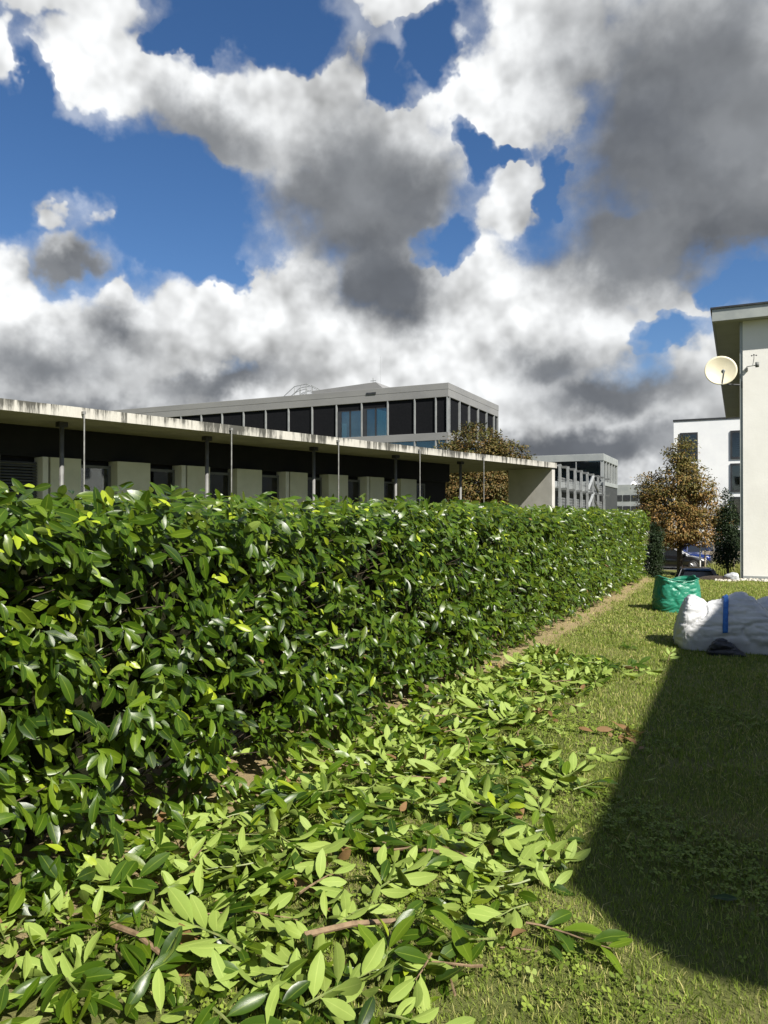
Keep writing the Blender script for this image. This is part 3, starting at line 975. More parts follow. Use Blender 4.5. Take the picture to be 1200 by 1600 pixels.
hedge = empty('laurel_hedge', (HX - .6, 9.2, 0))
tag(hedge, 'long clipped cherry laurel hedge with glossy green leaves beside the lawn', 'hedge')
hoff = np.array(hedge.location)
for i in pick:
    r_, y_, d_ = tint[i]
    key = 'dead' if d_ > .5 else 'young' if y_ > .4 else 'bright' if r_ > .75 else 'mid' if r_ > .35 else 'dark'
    put_leaf(pos[i] - hoff, Rall[i], size[i], int(RNG.choice(9, p=VPROB)), key, hedge)
rest = ~mask_pick
near = rest & (pos[:, 1] < 8)
farm = rest & (pos[:, 1] >= 8)
V, T, U, C = join([leaf_cloud(pos[near], tip[near], nor[near], size[near], tint[near], False),
                   leaf_cloud(pos[farm], tip[farm], nor[farm], size[farm] * 1.04, tint[farm], True)])
fol = np_mesh('foliage', V - hoff, T, M['laurel'], U, C, parent=hedge)
fol['kind'] = 'stuff'
tw = MB()
for i in range(1500):
    y = HY0 + (HY1 - HY0) * random.random() if i > 700 else HY0 + 9 * random.random()
    z0 = random.random() * 1.25 + .1
    x0 = HX + HSKEW * y - .55 + .2 * random.random()
    p = Vector((x0, y, z0))
    q = p + Vector((.16 + .22 * random.random(), random.gauss(0, .12), .08 + .16 * random.random()))
    q.x = min(q.x, HX + HSKEW * y - .03)
    tw.tube([p, (p + q) / 2 + Vector((0, random.gauss(0, .015), .02)), q], [.006, .0045, .003], 3, cap=False)
for i in range(44):
    y = HY0 + .3 + i * .49 + random.gauss(0, .06)
    for s in range(3):
        a = Vector((HX + HSKEW * y - .78 + random.gauss(0, .06), y + random.gauss(0, .05), -.03))
        b = a + Vector((random.uniform(-.15, .3), random.gauss(0, .15), .6))
        tw.tube([a, b, b + Vector((random.uniform(0, .2), random.gauss(0, .1), .6))], [.022, .016, .009], 5, cap=False)
tw.build('twigs', M['twig'], hedge)
core = MB()  # solid dark core added inside the hedge so no light leaks through
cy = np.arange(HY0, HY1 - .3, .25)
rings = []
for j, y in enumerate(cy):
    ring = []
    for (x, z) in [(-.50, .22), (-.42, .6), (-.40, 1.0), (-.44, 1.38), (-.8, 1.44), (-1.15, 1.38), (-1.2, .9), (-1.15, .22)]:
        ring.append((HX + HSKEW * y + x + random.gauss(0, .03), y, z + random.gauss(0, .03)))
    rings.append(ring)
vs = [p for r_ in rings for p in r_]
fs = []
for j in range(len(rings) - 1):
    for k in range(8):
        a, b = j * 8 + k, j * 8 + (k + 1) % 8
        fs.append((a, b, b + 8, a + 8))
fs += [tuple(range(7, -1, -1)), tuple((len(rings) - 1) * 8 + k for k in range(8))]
core.add(vs, fs).build('light_block_core', M['hedgecore'], hedge)

# ------------------------------------------------------------------ lawn grass and clover
def grass_mat():
    m, g, b = new_mat('grass_blade')
    at = g.node('ShaderNodeAttribute', attribute_name='tint')
    sp = g.node('ShaderNodeSeparateColor')
    g.put(sp.inputs[0], at.outputs['Color'])
    col = g.mix(sp.outputs[0], (0.108, 0.158, 0.018), (0.245, 0.315, 0.050))
    col = g.mix(sp.outputs[1], col, (0.50, 0.44, 0.18))
    g.put(b.inputs['Base Color'], col)
    b.inputs['Roughness'].default_value = 0.55
    b.inputs['Specular IOR Level'].default_value = 0.3
    tl = g.node('ShaderNodeBsdfTranslucent')
    g.put(tl.inputs[0], col)
    ms = g.node('ShaderNodeMixShader')
    ms.inputs[0].default_value = 0.3
    g.l.new(b.outputs[0], ms.inputs[1])
    g.l.new(tl.outputs[0], ms.inputs[2])
    g.l.new(ms.outputs[0], m.node_tree.nodes['Material Output'].inputs['Surface'])
    return m


M['grass'] = grass_mat()


def wav(x, y, s, ph=0):
    return 0.5 + 0.25 * (np.sin(x * s + ph) * np.cos(y * s * .83 - ph) + np.sin((x * .6 + y) * s * 1.7 + 2 * ph))


def blades(x, y, h, wd, lean, tint):
    n = len(x)
    a = RNG.random(n) * 2 * np.pi
    la = RNG.random(n) * 2 * np.pi
    z = ground_z(x, y) - 0.004
    bx, by = np.cos(a) * wd / 2, np.sin(a) * wd / 2
    lx, ly = np.cos(la) * lean * h, np.sin(la) * lean * h
    hz = h * np.sqrt(np.clip(1 - lean ** 2, .1, 1))
    P = np.stack([np.stack([x - bx, y - by, z], 1), np.stack([x + bx, y + by, z], 1),
                  np.stack([x + lx * .45 + bx * .8, y + ly * .45 + by * .8, z + hz * .6], 1), np.stack([x + lx * .45 - bx * .8, y + ly * .45 - by * .8, z + hz * .6], 1),
                  np.stack([x + lx, y + ly, z + hz], 1)], 1)
    tt = np.array([[0, 1, 2], [0, 2, 3], [3, 2, 4]])
    T = (tt[None] + (np.arange(n) * 5)[:, None, None]).reshape(-1, 3)
    return P.reshape(-1, 3), T, np.zeros((5 * n, 2)), np.repeat(tint, 5, axis=0)


def lawn_points(n, x0, x1, y0, y1):
    x = x0 + (x1 - x0) * RNG.random(n)
    y = y0 + (y1 - y0) * RNG.random(n)
    bare = np.clip((-2.20 + HSKEW * y - x) / .22 + .25 * np.sin(y * 3) + .5 * RNG.standard_normal(n) * .5, 0, 1)
    keep = RNG.random(n) > bare * .93
    return x[keep], y[keep]


def lawn_tint(x, y):
    d = np.clip((wav(x, y, 1.9, .4) * .55 + wav(x, y, 5.3, 1.1) * .45 - .42) * 1.5, 0, 1)
    r_ = np.clip(.5 + .3 * RNG.standard_normal(len(x)), 0, 1)
    st = np.where(RNG.random(len(x)) < .12 + .38 * d + .012 * np.clip(y - 4, 0, 12), .3 + .6 * RNG.random(len(x)), 0.0)
    return np.stack([r_, st * .9, np.zeros(len(x))], 1)


gp = []
for n, x0, x1, y0, y1, h, wd in ((95000, -2.6, .6, 1.9, 5.0, .030, .0035), (75000, -2.7, 1.2, 5.0, 10.0, .034, .006), (70000, -2.7, 1.6, 10.0, 20.6, .036, .011), (14000, -6.5, -1.8, 18.5, 21.5, .04, .012),
                                 (14000, 1.6, 6, 10, 20.4, .04, .013), (14000, -2.6, 5, -1.5, 1.9, .03, .006), (26000, .6, 4.6, 1.9, 5.0, .032, .0055), (26000, 1.2, 5.4, 5.0, 10.0, .035, .008)):
    x, y = lawn_points(n, x0, x1, y0, y1)
    gp.append(blades(x, y, h * (.6 + .8 * RNG.random(len(x))), wd * (.7 + .6 * RNG.random(len(x))), np.clip(.5 + .3 * RNG.standard_normal(len(x)), 0, .93), lawn_tint(x, y)))
x, y = RNG.random(9000) * 14 - 8.5, 38 + RNG.random(9000) * 13.5
gp.append(blades(x, y, .08 * (.6 + .8 * RNG.random(9000)), np.full(9000, .04), np.full(9000, .4), lawn_tint(x, y)))
# longer tufts the mower missed, and dry straw lying flat
tuft = RNG.random((260, 2)) * np.array([3.4, 17.0]) + np.array([-2.3, 2.0])
tx_ = np.repeat(tuft[:, 0], 14) + .018 * RNG.standard_normal(260 * 14)
ty_ = np.repeat(tuft[:, 1], 14) + .018 * RNG.standard_normal(260 * 14)
gp.append(blades(tx_, ty_, .045 + .04 * RNG.random(len(tx_)), .004 + .0006 * ty_, np.clip(.45 + .3 * RNG.standard_normal(len(tx_)), 0, .95), lawn_tint(tx_, ty_)))
x, y = lawn_points(2400, -2.3, 1.2, 1.9, 14)
gp.append(blades(x, y, .05 + .05 * RNG.random(len(x)), .0022 + .0007 * y, np.full(len(x), .93), np.stack([RNG.random(len(x)), .7 + .3 * RNG.random(len(x)), 0 * x], 1)))
V, T, U, C = join(gp)
grass = np_mesh('grass', V, T, M['grass'], None, C, smooth=False)
tag(grass, 'short dry mown grass covering the lawn', 'grass', kind='stuff')

# clover: three small leaflets on a stalk
x, y = lawn_points(60000, -2.2, 2.6, 0.6, 7.5)
cl = wav(x, y, 2.6, 2.0) + .25 * np.exp(-((x + .25) ** 2 + (y - 2.45) ** 2) / .08)
cl = cl - .5 * np.clip((np.abs(x - .2) - 1.6) / .8, 0, 1) - .5 * np.clip((y - 5.8) / 1.6, 0, 1) - .5 * np.clip((1.2 - y) / .6, 0, 1)
sel = RNG.random(len(x)) < np.clip((cl - .46) * 1.6, 0.006, .75)
x, y = x[sel], y[sel]
n = len(x)
z = ground_z(x, y) + .012 + .022 * RNG.random(n)
r_ = .008 + .007 * RNG.random(n)
a0 = RNG.random(n) * 6.28
tx, ty = .35 * RNG.standard_normal(n), .35 * RNG.standard_normal(n)
P = []
for q in range(3):
    a = a0 + q * 2.094
    for da, rr in ((0, 0.05), (-.55, .85), (-.2, 1.15), (.2, 1.15), (.55, .85)):
        dx, dy = np.cos(a + da) * r_ * rr * 1.3, np.sin(a + da) * r_ * rr * 1.3
        P.append(np.stack([x + dx, y + dy, z + dx * tx + dy * ty], 1))
P = np.stack(P, 1)
tt = np.array([[5 * q + i for i in t] for q in range(3) for t in ((0, 1, 2), (0, 2, 3), (0, 3, 4))])
T = (tt[None] + (np.arange(n) * 15)[:, None, None]).reshape(-1, 3)
ct = np.stack([np.clip(.45 + .35 * RNG.standard_normal(n), 0, 1), np.zeros(n), np.zeros(n)], 1)
clover = np_mesh('clover', P.reshape(-1, 3), T, M['grass'], None, np.repeat(ct, 15, axis=0), smooth=False)
tag(clover, 'small clover leaves growing through the near lawn', 'clover', kind='stuff')

# ------------------------------------------------------------------ hedge cuttings on the lawn
EDGE = [(1.2, -.55), (2.0, -.62), (2.45, -.80), (2.9, -.78), (3.4, -.66), (3.9, -.80), (4.4, -.93), (4.8, -1.12), (5.4, -1.28), (6.4, -1.30), (7.2, -1.15), (7.8, -1.0), (8.3, -1.25), (8.7, -2.0)]


def pile_edge(y):
    return np.interp(y, [e[0] for e in EDGE], [e[1] for e in EDGE])


def pile_h(x, y):
    """height of the heap of cuttings"""
    e = pile_edge(y)
    t = np.clip((e - x) / 1.1, 0, 1)
    return (.015 + .075 * t * np.clip((x + 2.46 - HSKEW * y) / .5 + np.clip(3.6 - y, 0, 1), .1, 1) * (0.6 + 0.8 * wav(x, y, 3.1, .7))) * np.clip((9.2 - y) / 2.5, .25, 1)


n = 7400
y = 1.2 + 7.6 * RNG.random(n) ** 1.1
e = pile_edge(y)
x = e - (e + 2.85 - HSKEW * y - .24 * sstep(y, 2.8, 3.8) - .28 * sstep(y, 6.0, 8.0)) * RNG.random(n) ** .85
gapn = wav(x, y, 4.3, 1.9)
keep = (RNG.random(n) < np.clip((gapn - .30 + .42 * np.clip((e - x - .5) / 1.0, 0, 1)) * 3.4, .04, 1)) & ((e - x) > .0)
x, y = x[keep], y[keep]
n = len(x)
zz = ground_z(x, y) + .012 + pile_h(x, y) * RNG.random(n)
a = RNG.random(n) * 6.283
t = np.stack([np.cos(a), np.sin(a), .42 * RNG.standard_normal(n) + .1], 1)
up = np.where(RNG.random(n) < .62, 1.0, -1.0)
nn = np.stack([.60 * RNG.standard_normal(n), .60 * RNG.standard_normal(n), up], 1)
sz = .085 + .06 * RNG.random(n)
tn = np.stack([np.clip(.5 + .3 * RNG.standard_normal(n), 0, 1), np.clip(.15 * RNG.standard_normal(n), 0, .8), (RNG.random(n) < .018).astype(float)], 1)
V, T, U, C = leaf_cloud(np.stack([x, y, zz], 1), t, nn, sz, tn, False)
V[:, 2] = np.maximum(V[:, 2], ground_z(V[:, 0], V[:, 1]) + .004)
cut = np_mesh('clippings', V, T, M['laurel'], U, C)
tag(cut, 'loose laurel leaves and scraps strewn under the cut branches', 'clippings', kind='stuff')


def branch_proto(seed, n_leaves, length, dead=False):
    """(stem points, leaves) of one flat-lying cut branch along +X"""
    rr = random.Random(seed)
    pts, hd = [Vector((0, 0, 0))], rr.uniform(-.15, .15)
    for i in range(6):
        hd += rr.gauss(0, .12)
        pts.append(pts[-1] + Vector((math.cos(hd), math.sin(hd), rr.gauss(.02, .05))) * length / 6)
    leaves = []
    for k in range(n_leaves):
        f = .08 + .92 * (k + .5) / n_leaves
        i = min(5, int(f * 6))
        p = pts[i].lerp(pts[i + 1], f * 6 - i)
        ax = (pts[i + 1] - pts[i]).normalized()
        s = 1 if k % 2 else -1
        an = (rr.uniform(.75, 1.15) * (1.15 - .75 * f)) * s
        ca, sa = math.cos(an), math.sin(an)
        t = Vector((ax.x * ca - ax.y * sa, ax.x * sa + ax.y * ca, rr.gauss(.12, .30)))
        nn = Vector((rr.gauss(0, .5), rr.gauss(0, .5), 1))
        sz_ = rr.uniform(.10, .15) * (.78 if f > .85 else 1)
        key = 'dead' if dead else rr.choices(['dark', 'mid', 'bright', 'young'], [2, 4, 3, 1.6 if f > .8 else .1])[0]
        leaves.append((p, t, nn, sz_, rr.randrange(6), key))
    return pts, leaves


PROTOS = [branch_proto(100 + i, random.randint(8, 12), random.uniform(.18, .32)) for i in range(10)]
STEMS = []
for i, (pts, lv) in enumerate(PROTOS):
    mb = MB().tube(pts, [.0045 - .0005 * j for j in range(7)], 5)
    me = mb.mesh('stem')
    me.materials.append(M['stem'] if i % 4 else M['wood'])
    STEMS.append(me)


def lay_branch(k, x, y, yaw, flip, lift, label, group=None, scale=1.0, tilt=0.0):
    pts, lv = PROTOS[k]
    z = float(ground_z(np.array(x), np.array(y))) + lift
    root = bpy.data.objects.new('cut_branch', None)
    root.empty_display_size = .1
    COL.objects.link(root)
    rot = Matrix.Rotation(yaw, 4, 'Z') @ Matrix.Rotation(tilt, 4, 'Y') @ Matrix.Rotation(math.pi if flip else 0, 4, 'X')
    root.matrix_basis = Matrix.Translation((x, y, z)) @ rot @ Matrix.Scale(scale, 4)
    tag(root, label, 'branch', group)
    st = bpy.data.objects.new('stem', STEMS[k])
    COL.objects.link(st)
    st.parent = root
    for (p, t, nn, s, var, key) in lv:
        Rm = frames(np.array([t]), np.array([nn]))[0]
        put_leaf(p, Rm, s, var, key, root)
    return root


rb = random.Random(5)
placed = []
tries = 0
while len(placed) < 135 and tries < 4000:
    tries += 1
    y = 1.75 + 6.6 * rb.random() ** 1.25
    e = float(pile_edge(y))
    x = e + .05 - (e + 2.48 - HSKEW * y - .10 * float(sstep(np.array(y), 2.8, 3.8)) - .14 * float(sstep(np.array(y), 6.0, 8.0))) * rb.random()
    if any((x - a) ** 2 + (y - b) ** 2 < .022 for a, b in placed):
        continue
    placed.append((x, y))
    flip = rb.random() < .54
    lift = .035 + .75 * float(pile_h(np.array(x), np.array(y)))
    along = 'nearest' if y < 2.9 else 'middle' if y < 5.2 else 'far'
    fr = (e - x) / (e + 2.45)
    side = 'outer edge' if fr < .3 else 'centre' if fr < .7 else 'hedge foot'
    look = 'pale undersides up' if flip else 'dark glossy side up'
    lay_branch(rb.randrange(10), x, y, rb.uniform(0, 6.283), flip, lift, f'cut laurel branch, {look}, {"at" if side != "centre" else "in"} the {side} of the {along} cuttings',
               f'{look} branches, {side}, {along} part', rb.uniform(.9, 1.25), rb.gauss(0, .10))
# stray branches out on the open grass
lay_branch(2, -.78, 3.28, R(200), True, .04, 'cut laurel branch with pale leaves reaching farthest towards the shadow edge', None, 1.2)
lay_branch(0, -.74, 2.80, R(20), False, .04, 'cut laurel branch with dark leaves at the outer edge near the shadow corner', None, 1.15)
lay_branch(7, -.86, 4.35, R(150), False, .04, 'small cut branch with dark leaves alone on the grass below the brown leaves', None, 1.0)
lay_branch(1, -.98, 5.0, R(35), True, .035, 'single cut branch with pale leaves lying off the heap on dry grass', None, 1.0)
lay_branch(3, -.90, 7.9, R(60), True, .035, 'small pale cut branch lying nearest the white bag', None, 1.0)
lay_branch(6, -1.15, 9.2, R(100), False, .035, 'small dark sprig on the grass between heap and green bag', None, .8)
lay_branch(8, -.70, 8.55, R(80), True, .05, 'upright yellow-green sprig beside the building shadow near the white bag', None, .8, -.5)


def dead_cluster(x, y, n, label, seed, spread=.09):
    root = empty('dead_branch', (x, y, float(ground_z(np.array(x), np.array(y)))))
    tag(root, label, 'dead leaves')
    rr = random.Random(seed)
    MB().tube([(x - .06, y, .012), (x, y + .01, .02), (x + .07, y + .03, .015)], [.004, .004, .003], 5).build('stem', M['wood'], root)
    for k in range(n):
        a = rr.uniform(0, 6.283)
        t = np.array([[math.cos(a), math.sin(a), rr.gauss(.15, .25)]])
        nn = np.array([[rr.gauss(0, .6), rr.gauss(0, .6), 1]])
        put_leaf((rr.gauss(0, spread * .5), rr.gauss(0, spread * .5), .02 + .04 * rr.random()), frames(t, nn)[0], rr.uniform(.09, .14), rr.randrange(6), 'dead', root)


dead_cluster(-.76, 5.62, 15, 'clump of dry brown leaves alone on the grass by the shadow edge', 1, .15)
dead_cluster(-1.62, 2.72, 7, 'curled orange-brown leaves on the near heap of cuttings', 2, .12)
dead_cluster(-.74, 2.66, 2, 'pale curled dead leaf on the near grass below the dark branch', 3, .04)
dead_cluster(-1.45, 5.9, 6, 'brown leaves on the far half of the heap of cuttings', 4, .12)
dead_cluster(-.95, 8.0, 3, 'brown leaf scraps at the far end of the heap near the bags', 5, .08)
dead_cluster(-1.9, 4.3, 5, 'brown leaves in the middle of the heap close to the hedge', 6, .14)
dead_cluster(-1.25, 4.6, 3, 'red-brown dry leaf at the bare patch in the heap', 7, .05)
for (x, y, key, lab, yaw, s) in [(-.53, 4.63, 'olive', 'single pale leaf lying upturned just inside the building shadow', .6, .10),
                                 (-.56, 2.62, 'mid', 'single green leaf lying on the sunny clover near the shadow', 2.2, .10),
                                 (-.12, 3.35, 'dark', 'single green leaf with stalk lying deep in the building shadow', .1, .11),
                                 (-.62, 5.25, 'dead', 'single brown leaf below the brown clump on the grass', 1.2, .08),
                                 (-1.55, 10.2, 'olive', 'single pale leaf on the dry lawn beside the hedge', 2.9, .11)]:
    z = float(ground_z(np.array(x), np.array(y))) + .035
    lf = put_leaf((x, y, z), frames(np.array([[math.cos(yaw), math.sin(yaw), .1]]), np.array([[.2, -.2, -1.0 if key == 'olive' else 1.0]]))[0], s, 2, key, None, 'fallen_leaf')
    tag(lf, lab, 'leaf')
for (a, b, r_, lab) in [((-1.50, 3.02), (-1.22, 3.12), .011, 'thick cut twig with brown bark on the middle of the near heap'), ((-1.42, 2.30), (-1.16, 2.52), .012, 'brown cut twig slanting through the nearest branches'),
                        ((-2.10, 2.05), (-1.80, 1.98), .012, 'brown cut twig lying by the hedge foot in front')]:
    z = .09
    tg = MB().tube([(a[0], a[1], z), ((a[0] + b[0]) / 2, (a[1] + b[1]) / 2 + .01, z + .012), (b[0], b[1], z + .005)], [r_, r_ * .9, r_ * .75], 8).build('cut_twig', M['wood'], None, smooth=False)
    tag(tg, lab, 'twig')

# ------------------------------------------------------------------ trees
def crown_mat(name, cols, trans=0.25):
    m, g, b = new_mat(name)
    at = g.node('ShaderNodeAttribute', attribute_name='tint')
    sp = g.node('ShaderNodeSeparateColor')
    g.put(sp.inputs[0], at.outputs['Color'])
    col = g.mix(sp.outputs[0], cols[0], cols[1])
    col = g.mix(sp.outputs[1], col, cols[2])
    g.put(b.inputs['Base Color'], col)
    b.inputs['Roughness'].default_value = 0.6
    b.inputs['Specular IOR Level'].default_value = 0.3
    tl = g.node('ShaderNodeBsdfTranslucent')
    g.put(tl.inputs[0], col)
    ms = g.node('ShaderNodeMixShader')
    ms.inputs[0].default_value = trans
    g.l.new(b.outputs[0], ms.inputs[1])
    g.l.new(tl.outputs[0], ms.inputs[2])
    g.l.new(ms.outputs[0], m.node_tree.nodes['Material Output'].inputs['Surface'])
    return m


M['chestnut'] = crown_mat('browning_chestnut_leaf', ((0.062, 0.070, 0.014), (0.145, 0.135, 0.030), (0.29, 0.165, 0.055)))
M['olivetree'] = crown_mat('olive_chestnut_leaf', ((0.035, 0.042, 0.010), (0.105, 0.105, 0.022), (0.20, 0.115, 0.04)))
M['darkleaf'] = crown_mat('dark_green_leaf', ((0.008, 0.020, 0.005), (0.018, 0.036, 0.009), (0.03, 0.05, 0.014)))
M['farleaf'] = crown_mat('mid_green_leaf', ((0.02, 0.035, 0.012), (0.045, 0.065, 0.022), (0.08, 0.08, 0.03)))
M['bark'] = surf('tree_bark', (0.030, 0.024, 0.018), (0.065, 0.052, 0.040), 6, 0.9, 0.6, 18, stretch=(1, 1, .3))

LQ = np.array([[0, 0, 0], [-.17, .35, .05], [-.20, .68, .03], [0, 1, -.12], [.20, .68, .03], [.17, .35, .05]])
LQT = np.array([[0, 5, 1], [1, 5, 4], [1, 4, 2], [2, 4, 3]])


def crown(lobes, n_clump, per, leaf, brown, seed, fill=0.72):
    """clumps of drooping leaves over a set of ellipsoid lobes (x,y,z,rx,ry,rz)"""
    rg = np.random.default_rng(seed)
    vol = np.array([l[3] * l[4] * l[5] for l in lobes]) ** .72
    idx = rg.choice(len(lobes), n_clump, p=vol / vol.sum())
    L = np.array(lobes)[idx]
    d = unit(rg.standard_normal((n_clump, 3)))
    rr = (fill + (1 - fill) * rg.random(n_clump)) * (1 + .10 * rg.standard_normal(n_clump))
    c = L[:, :3] + d * L[:, 3:] * rr[:, None]
    inner = rg.random(n_clump) < .22
    c = np.where(inner[:, None], L[:, :3] + d * L[:, 3:] * (rr * .55)[:, None], c)
    cb = np.clip(brown(c) + .25 * rg.standard_normal(n_clump), 0, 1)
    n = n_clump * per
    ci = np.repeat(np.arange(n_clump), per)
    p = c[ci] + rg.standard_normal((n, 3)) * leaf * np.array([1.15, 1.15, .6])
    out = unit(p - L[ci, :3])
    t = unit(out * .7 + rg.standard_normal((n, 3)) * .55 + np.array([0, 0, -.35]))
    nn = unit(out * .4 + rg.standard_normal((n, 3)) * .45 + np.array([0, 0, .8]))
    Rm = frames(t, nn)
    sz = leaf * (.7 + .6 * rg.random(n))
    P = np.einsum('nij,vj->nvi', Rm, LQ) * sz[:, None, None] + p[:, None, :]
    T = (LQT[None] + (np.arange(n) * 6)[:, None, None]).reshape(-1, 3)
    cr = rg.random(n_clump)
    tn = np.stack([np.clip(.1 + .75 * cr[ci] + .15 * rg.standard_normal(n), 0, 1), np.clip(cb[ci] + .22 * rg.standard_normal(n), 0, 1), np.zeros(n)], 1)
    return P.reshape(-1, 3), T, np.repeat(tn, 6, axis=0), c


def tree(name, label, base, trunk_r, lobes, n_clump, per, leaf, mat, brown, seed, cat='tree', group=None, trunk_top=None):
    o = empty(name, base)
    tag(o, label, cat, group)
    b = Vector(base)
    rr = random.Random(seed)
    top = Vector((b.x + rr.gauss(0, .1), b.y, trunk_top if trunk_top else max(l[2] for l in lobes)))
    pts = [b + Vector((0, 0, -.2))]
    for k in range(1, 7):
        f = k / 6
        pts.append(b.lerp(top, f) + Vector((rr.gauss(0, .05), rr.gauss(0, .05), 0)) * (k < 6))
    MB().tube(pts, [trunk_r * (1.25 if k == 0 else 1 - .75 * k / 6) for k in range(7)], 10).build('trunk', M['bark'], o, smooth=True)
    V, T, C, cl = crown(lobes, n_clump, per, leaf, brown, seed)
    for l in lobes:
        f = min(.9, max(.25, (l[2] - l[5] * .6 - b.z) / (top.z - b.z)))
        s = b.lerp(top, f * .8)
        e = Vector(l[:3])
        m = s.lerp(e, .5) + Vector((0, 0, -.1 * (e - s).length))
        lm = MB().tube([s, m, e], [trunk_r * .42, trunk_r * .26, trunk_r * .1], 6)
        for k in range(5):
            q = e + Vector((rr.uniform(-1, 1) * l[3], rr.uniform(-1, 1) * l[4], rr.uniform(-.5, 1) * l[5])) * .8
            lm.tube([m.lerp(e, .5), q], [trunk_r * .12, trunk_r * .04], 4)
        lm.build('limb', M['bark'], o, smooth=True)
    cr = np_mesh('crown', V - np.array(base), T, mat, None, C, smooth=False, parent=o)
    return o


# horse chestnut behind the pavilion
bA = (-15.1, 46.0, -.1)
tree('chestnut_tree', 'round browning chestnut tree rising behind the pavilion roof', bA, .2,
     [(-15.4, 46, 5.7, 1.7, 1.6, 1.9), (-17.0, 45.4, 5.0, 1.4, 1.5, 1.5), (-13.6, 46.4, 4.9, 1.5, 1.5, 1.5), (-12.6, 46.8, 3.9, 1.2, 1.4, 1.1), (-15.2, 45.2, 3.2, 2.5, 2.0, 1.7), (-16.9, 45.2, 2.9, 1.5, 1.6, 1.5), (-13.4, 46.2, 2.6, 1.5, 1.5, 1.4)],
     1500, 22, .20, M['olivetree'], lambda c: .30 - .05 * (c[:, 2] - 4.5), 21, trunk_top=6.3)
# horse chestnut on the lower lawn
bB = (-3.29, 49.0, -2.0)
LB = [(0, 0, 4.75, .62, .7, .95), (.1, -.2, 3.7, 1.05, 1.1, 1.0), (.8, 0, 3.0, .85, .9, .75), (-1.4, .2, 3.0, .75, .9, .8), (-.6, -.2, 2.4, 1.15, 1.2, .95), (1.1, .1, 1.9, 1.05, 1.1, .85),
      (-1.3, 0, 1.5, 1.05, 1.1, .8), (.1, -.4, 1.2, 1.4, 1.3, .95), (1.1, -.1, .65, .95, 1.0, .5), (-.7, 0, .45, .95, 1.0, .4), (1.9, 0, 1.3, .5, .6, .5)]
KB = 1.195
tree('chestnut_tree', 'rust-brown chestnut tree with pointed top beyond the end of the hedge', bB, .18,
     [(bB[0] + KB * x, bB[1] + KB * y, 1.6 + KB * (z - 1.6), KB * rx, KB * ry, KB * rz) for x, y, z, rx, ry, rz in LB],
     1150, 20, .165, M['chestnut'], lambda c: .66 - .13 * (c[:, 2] - .8), 33, trunk_top=5.8)
# dark columnar tree by the wall
bC = (-.60, 45.0, -2.0)
tree('columnar_tree', 'dark green narrow pointed tree beside the cream house wall', bC, .07,
     [(-.60, 45, 2.1, .28, .3, .9), (-.62, 45, 1.2, .5, .5, .9), (-.58, 45, .3, .62, .6, 1.0), (-.66, 45, -.5, .6, .6, .7)],
     520, 16, .12, M['darkleaf'], lambda c: .1 + 0 * c[:, 0], 44, trunk_top=2.4)
# shrubs and trees farther off, seen between the hedge end and the chestnut
for i, (x, y, h, r_, lab) in enumerate([(-19.0, 128, 4.6, 2.4, 'far green tree low in the gap right of the steel gallery'), (-15.0, 131, 4.0, 2.2, 'far green tree half hidden behind the rust-brown chestnut')]):
    tree('field_maple', lab, (x, y, -2.0), .14, [(x, y, h - 2 - r_ * .55, r_, r_, r_ * .8), (x + .8, y, h - 3.2, r_ * .8, r_ * .8, r_ * .7), (x - 1, y, h - 3.4, r_ * .8, r_ * .8, r_ * .7)],
         260, 12, .26, M['farleaf'], lambda c: .25 + 0 * c[:, 0], 60 + i, group='far trees')

# yew at the hedge end
ye = empty('yew_shrub', (-2.02, 20.9, 0))
tag(ye, 'dark narrow evergreen shrub closing the far end of the hedge', 'shrub')
MB().tube([(-2.02, 20.9, -.1), (-2.02, 20.9, 1.0)], [.04, .02], 6).build('stem', M['bark'], ye)
V, T, C, _ = crown([(-2.02, 20.9, .3, .15, .3, .42), (-2.02, 20.9, .75, .15, .3, .42), (-2.02, 20.93, 1.1, .13, .26, .32)], 420, 18, .05, lambda c: .05 + 0 * c[:, 0], 71)
np_mesh('foliage', V - np.array((-2.02, 20.9, 0)), T, M['darkleaf'], None, C, smooth=False, parent=ye)

# ------------------------------------------------------------------ bags
def cloth_mat(name, c1, c2, rough=0.45, spec=0.5, wscale=5.0, strength=0.6, weave=True):
    m, g, b = new_mat(name)
    pos = g.node('ShaderNodeTexCoord').outputs['Object']
    n = g.noise(g.mapping(pos, scale=(1, 1, 2.2)), wscale, 5, 0.6, dist=1.2)
    g.put(b.inputs['Base Color'], g.mix(g.step(g.noise(pos, 3.0, 4, .6), .3, .7), c1, c2))
    b.inputs['Roughness'].default_value = rough
    b.inputs['Specular IOR Level'].default_value = spec
    bn = g.node('ShaderNodeBump')
    bn.inputs['Strength'].default_value = strength
    bn.inputs['Distance'].default_value = 0.03
    g.put(bn.inputs['Height'], n)
    nrm = bn.outputs[0]
    if weave:
        bw = g.node('ShaderNodeBump')
        bw.inputs['Strength'].default_value = 0.25
        bw.inputs['Distance'].default_value = 0.004
        g.put(bw.inputs['Height'], g.noise(g.mapping(pos, scale=(1, 1, .15)), 260, 2, .5))
        g.put(bw.inputs['Normal'], nrm)
        nrm = bw.outputs[0]
    g.put(b.inputs['Normal'], nrm)
    return m


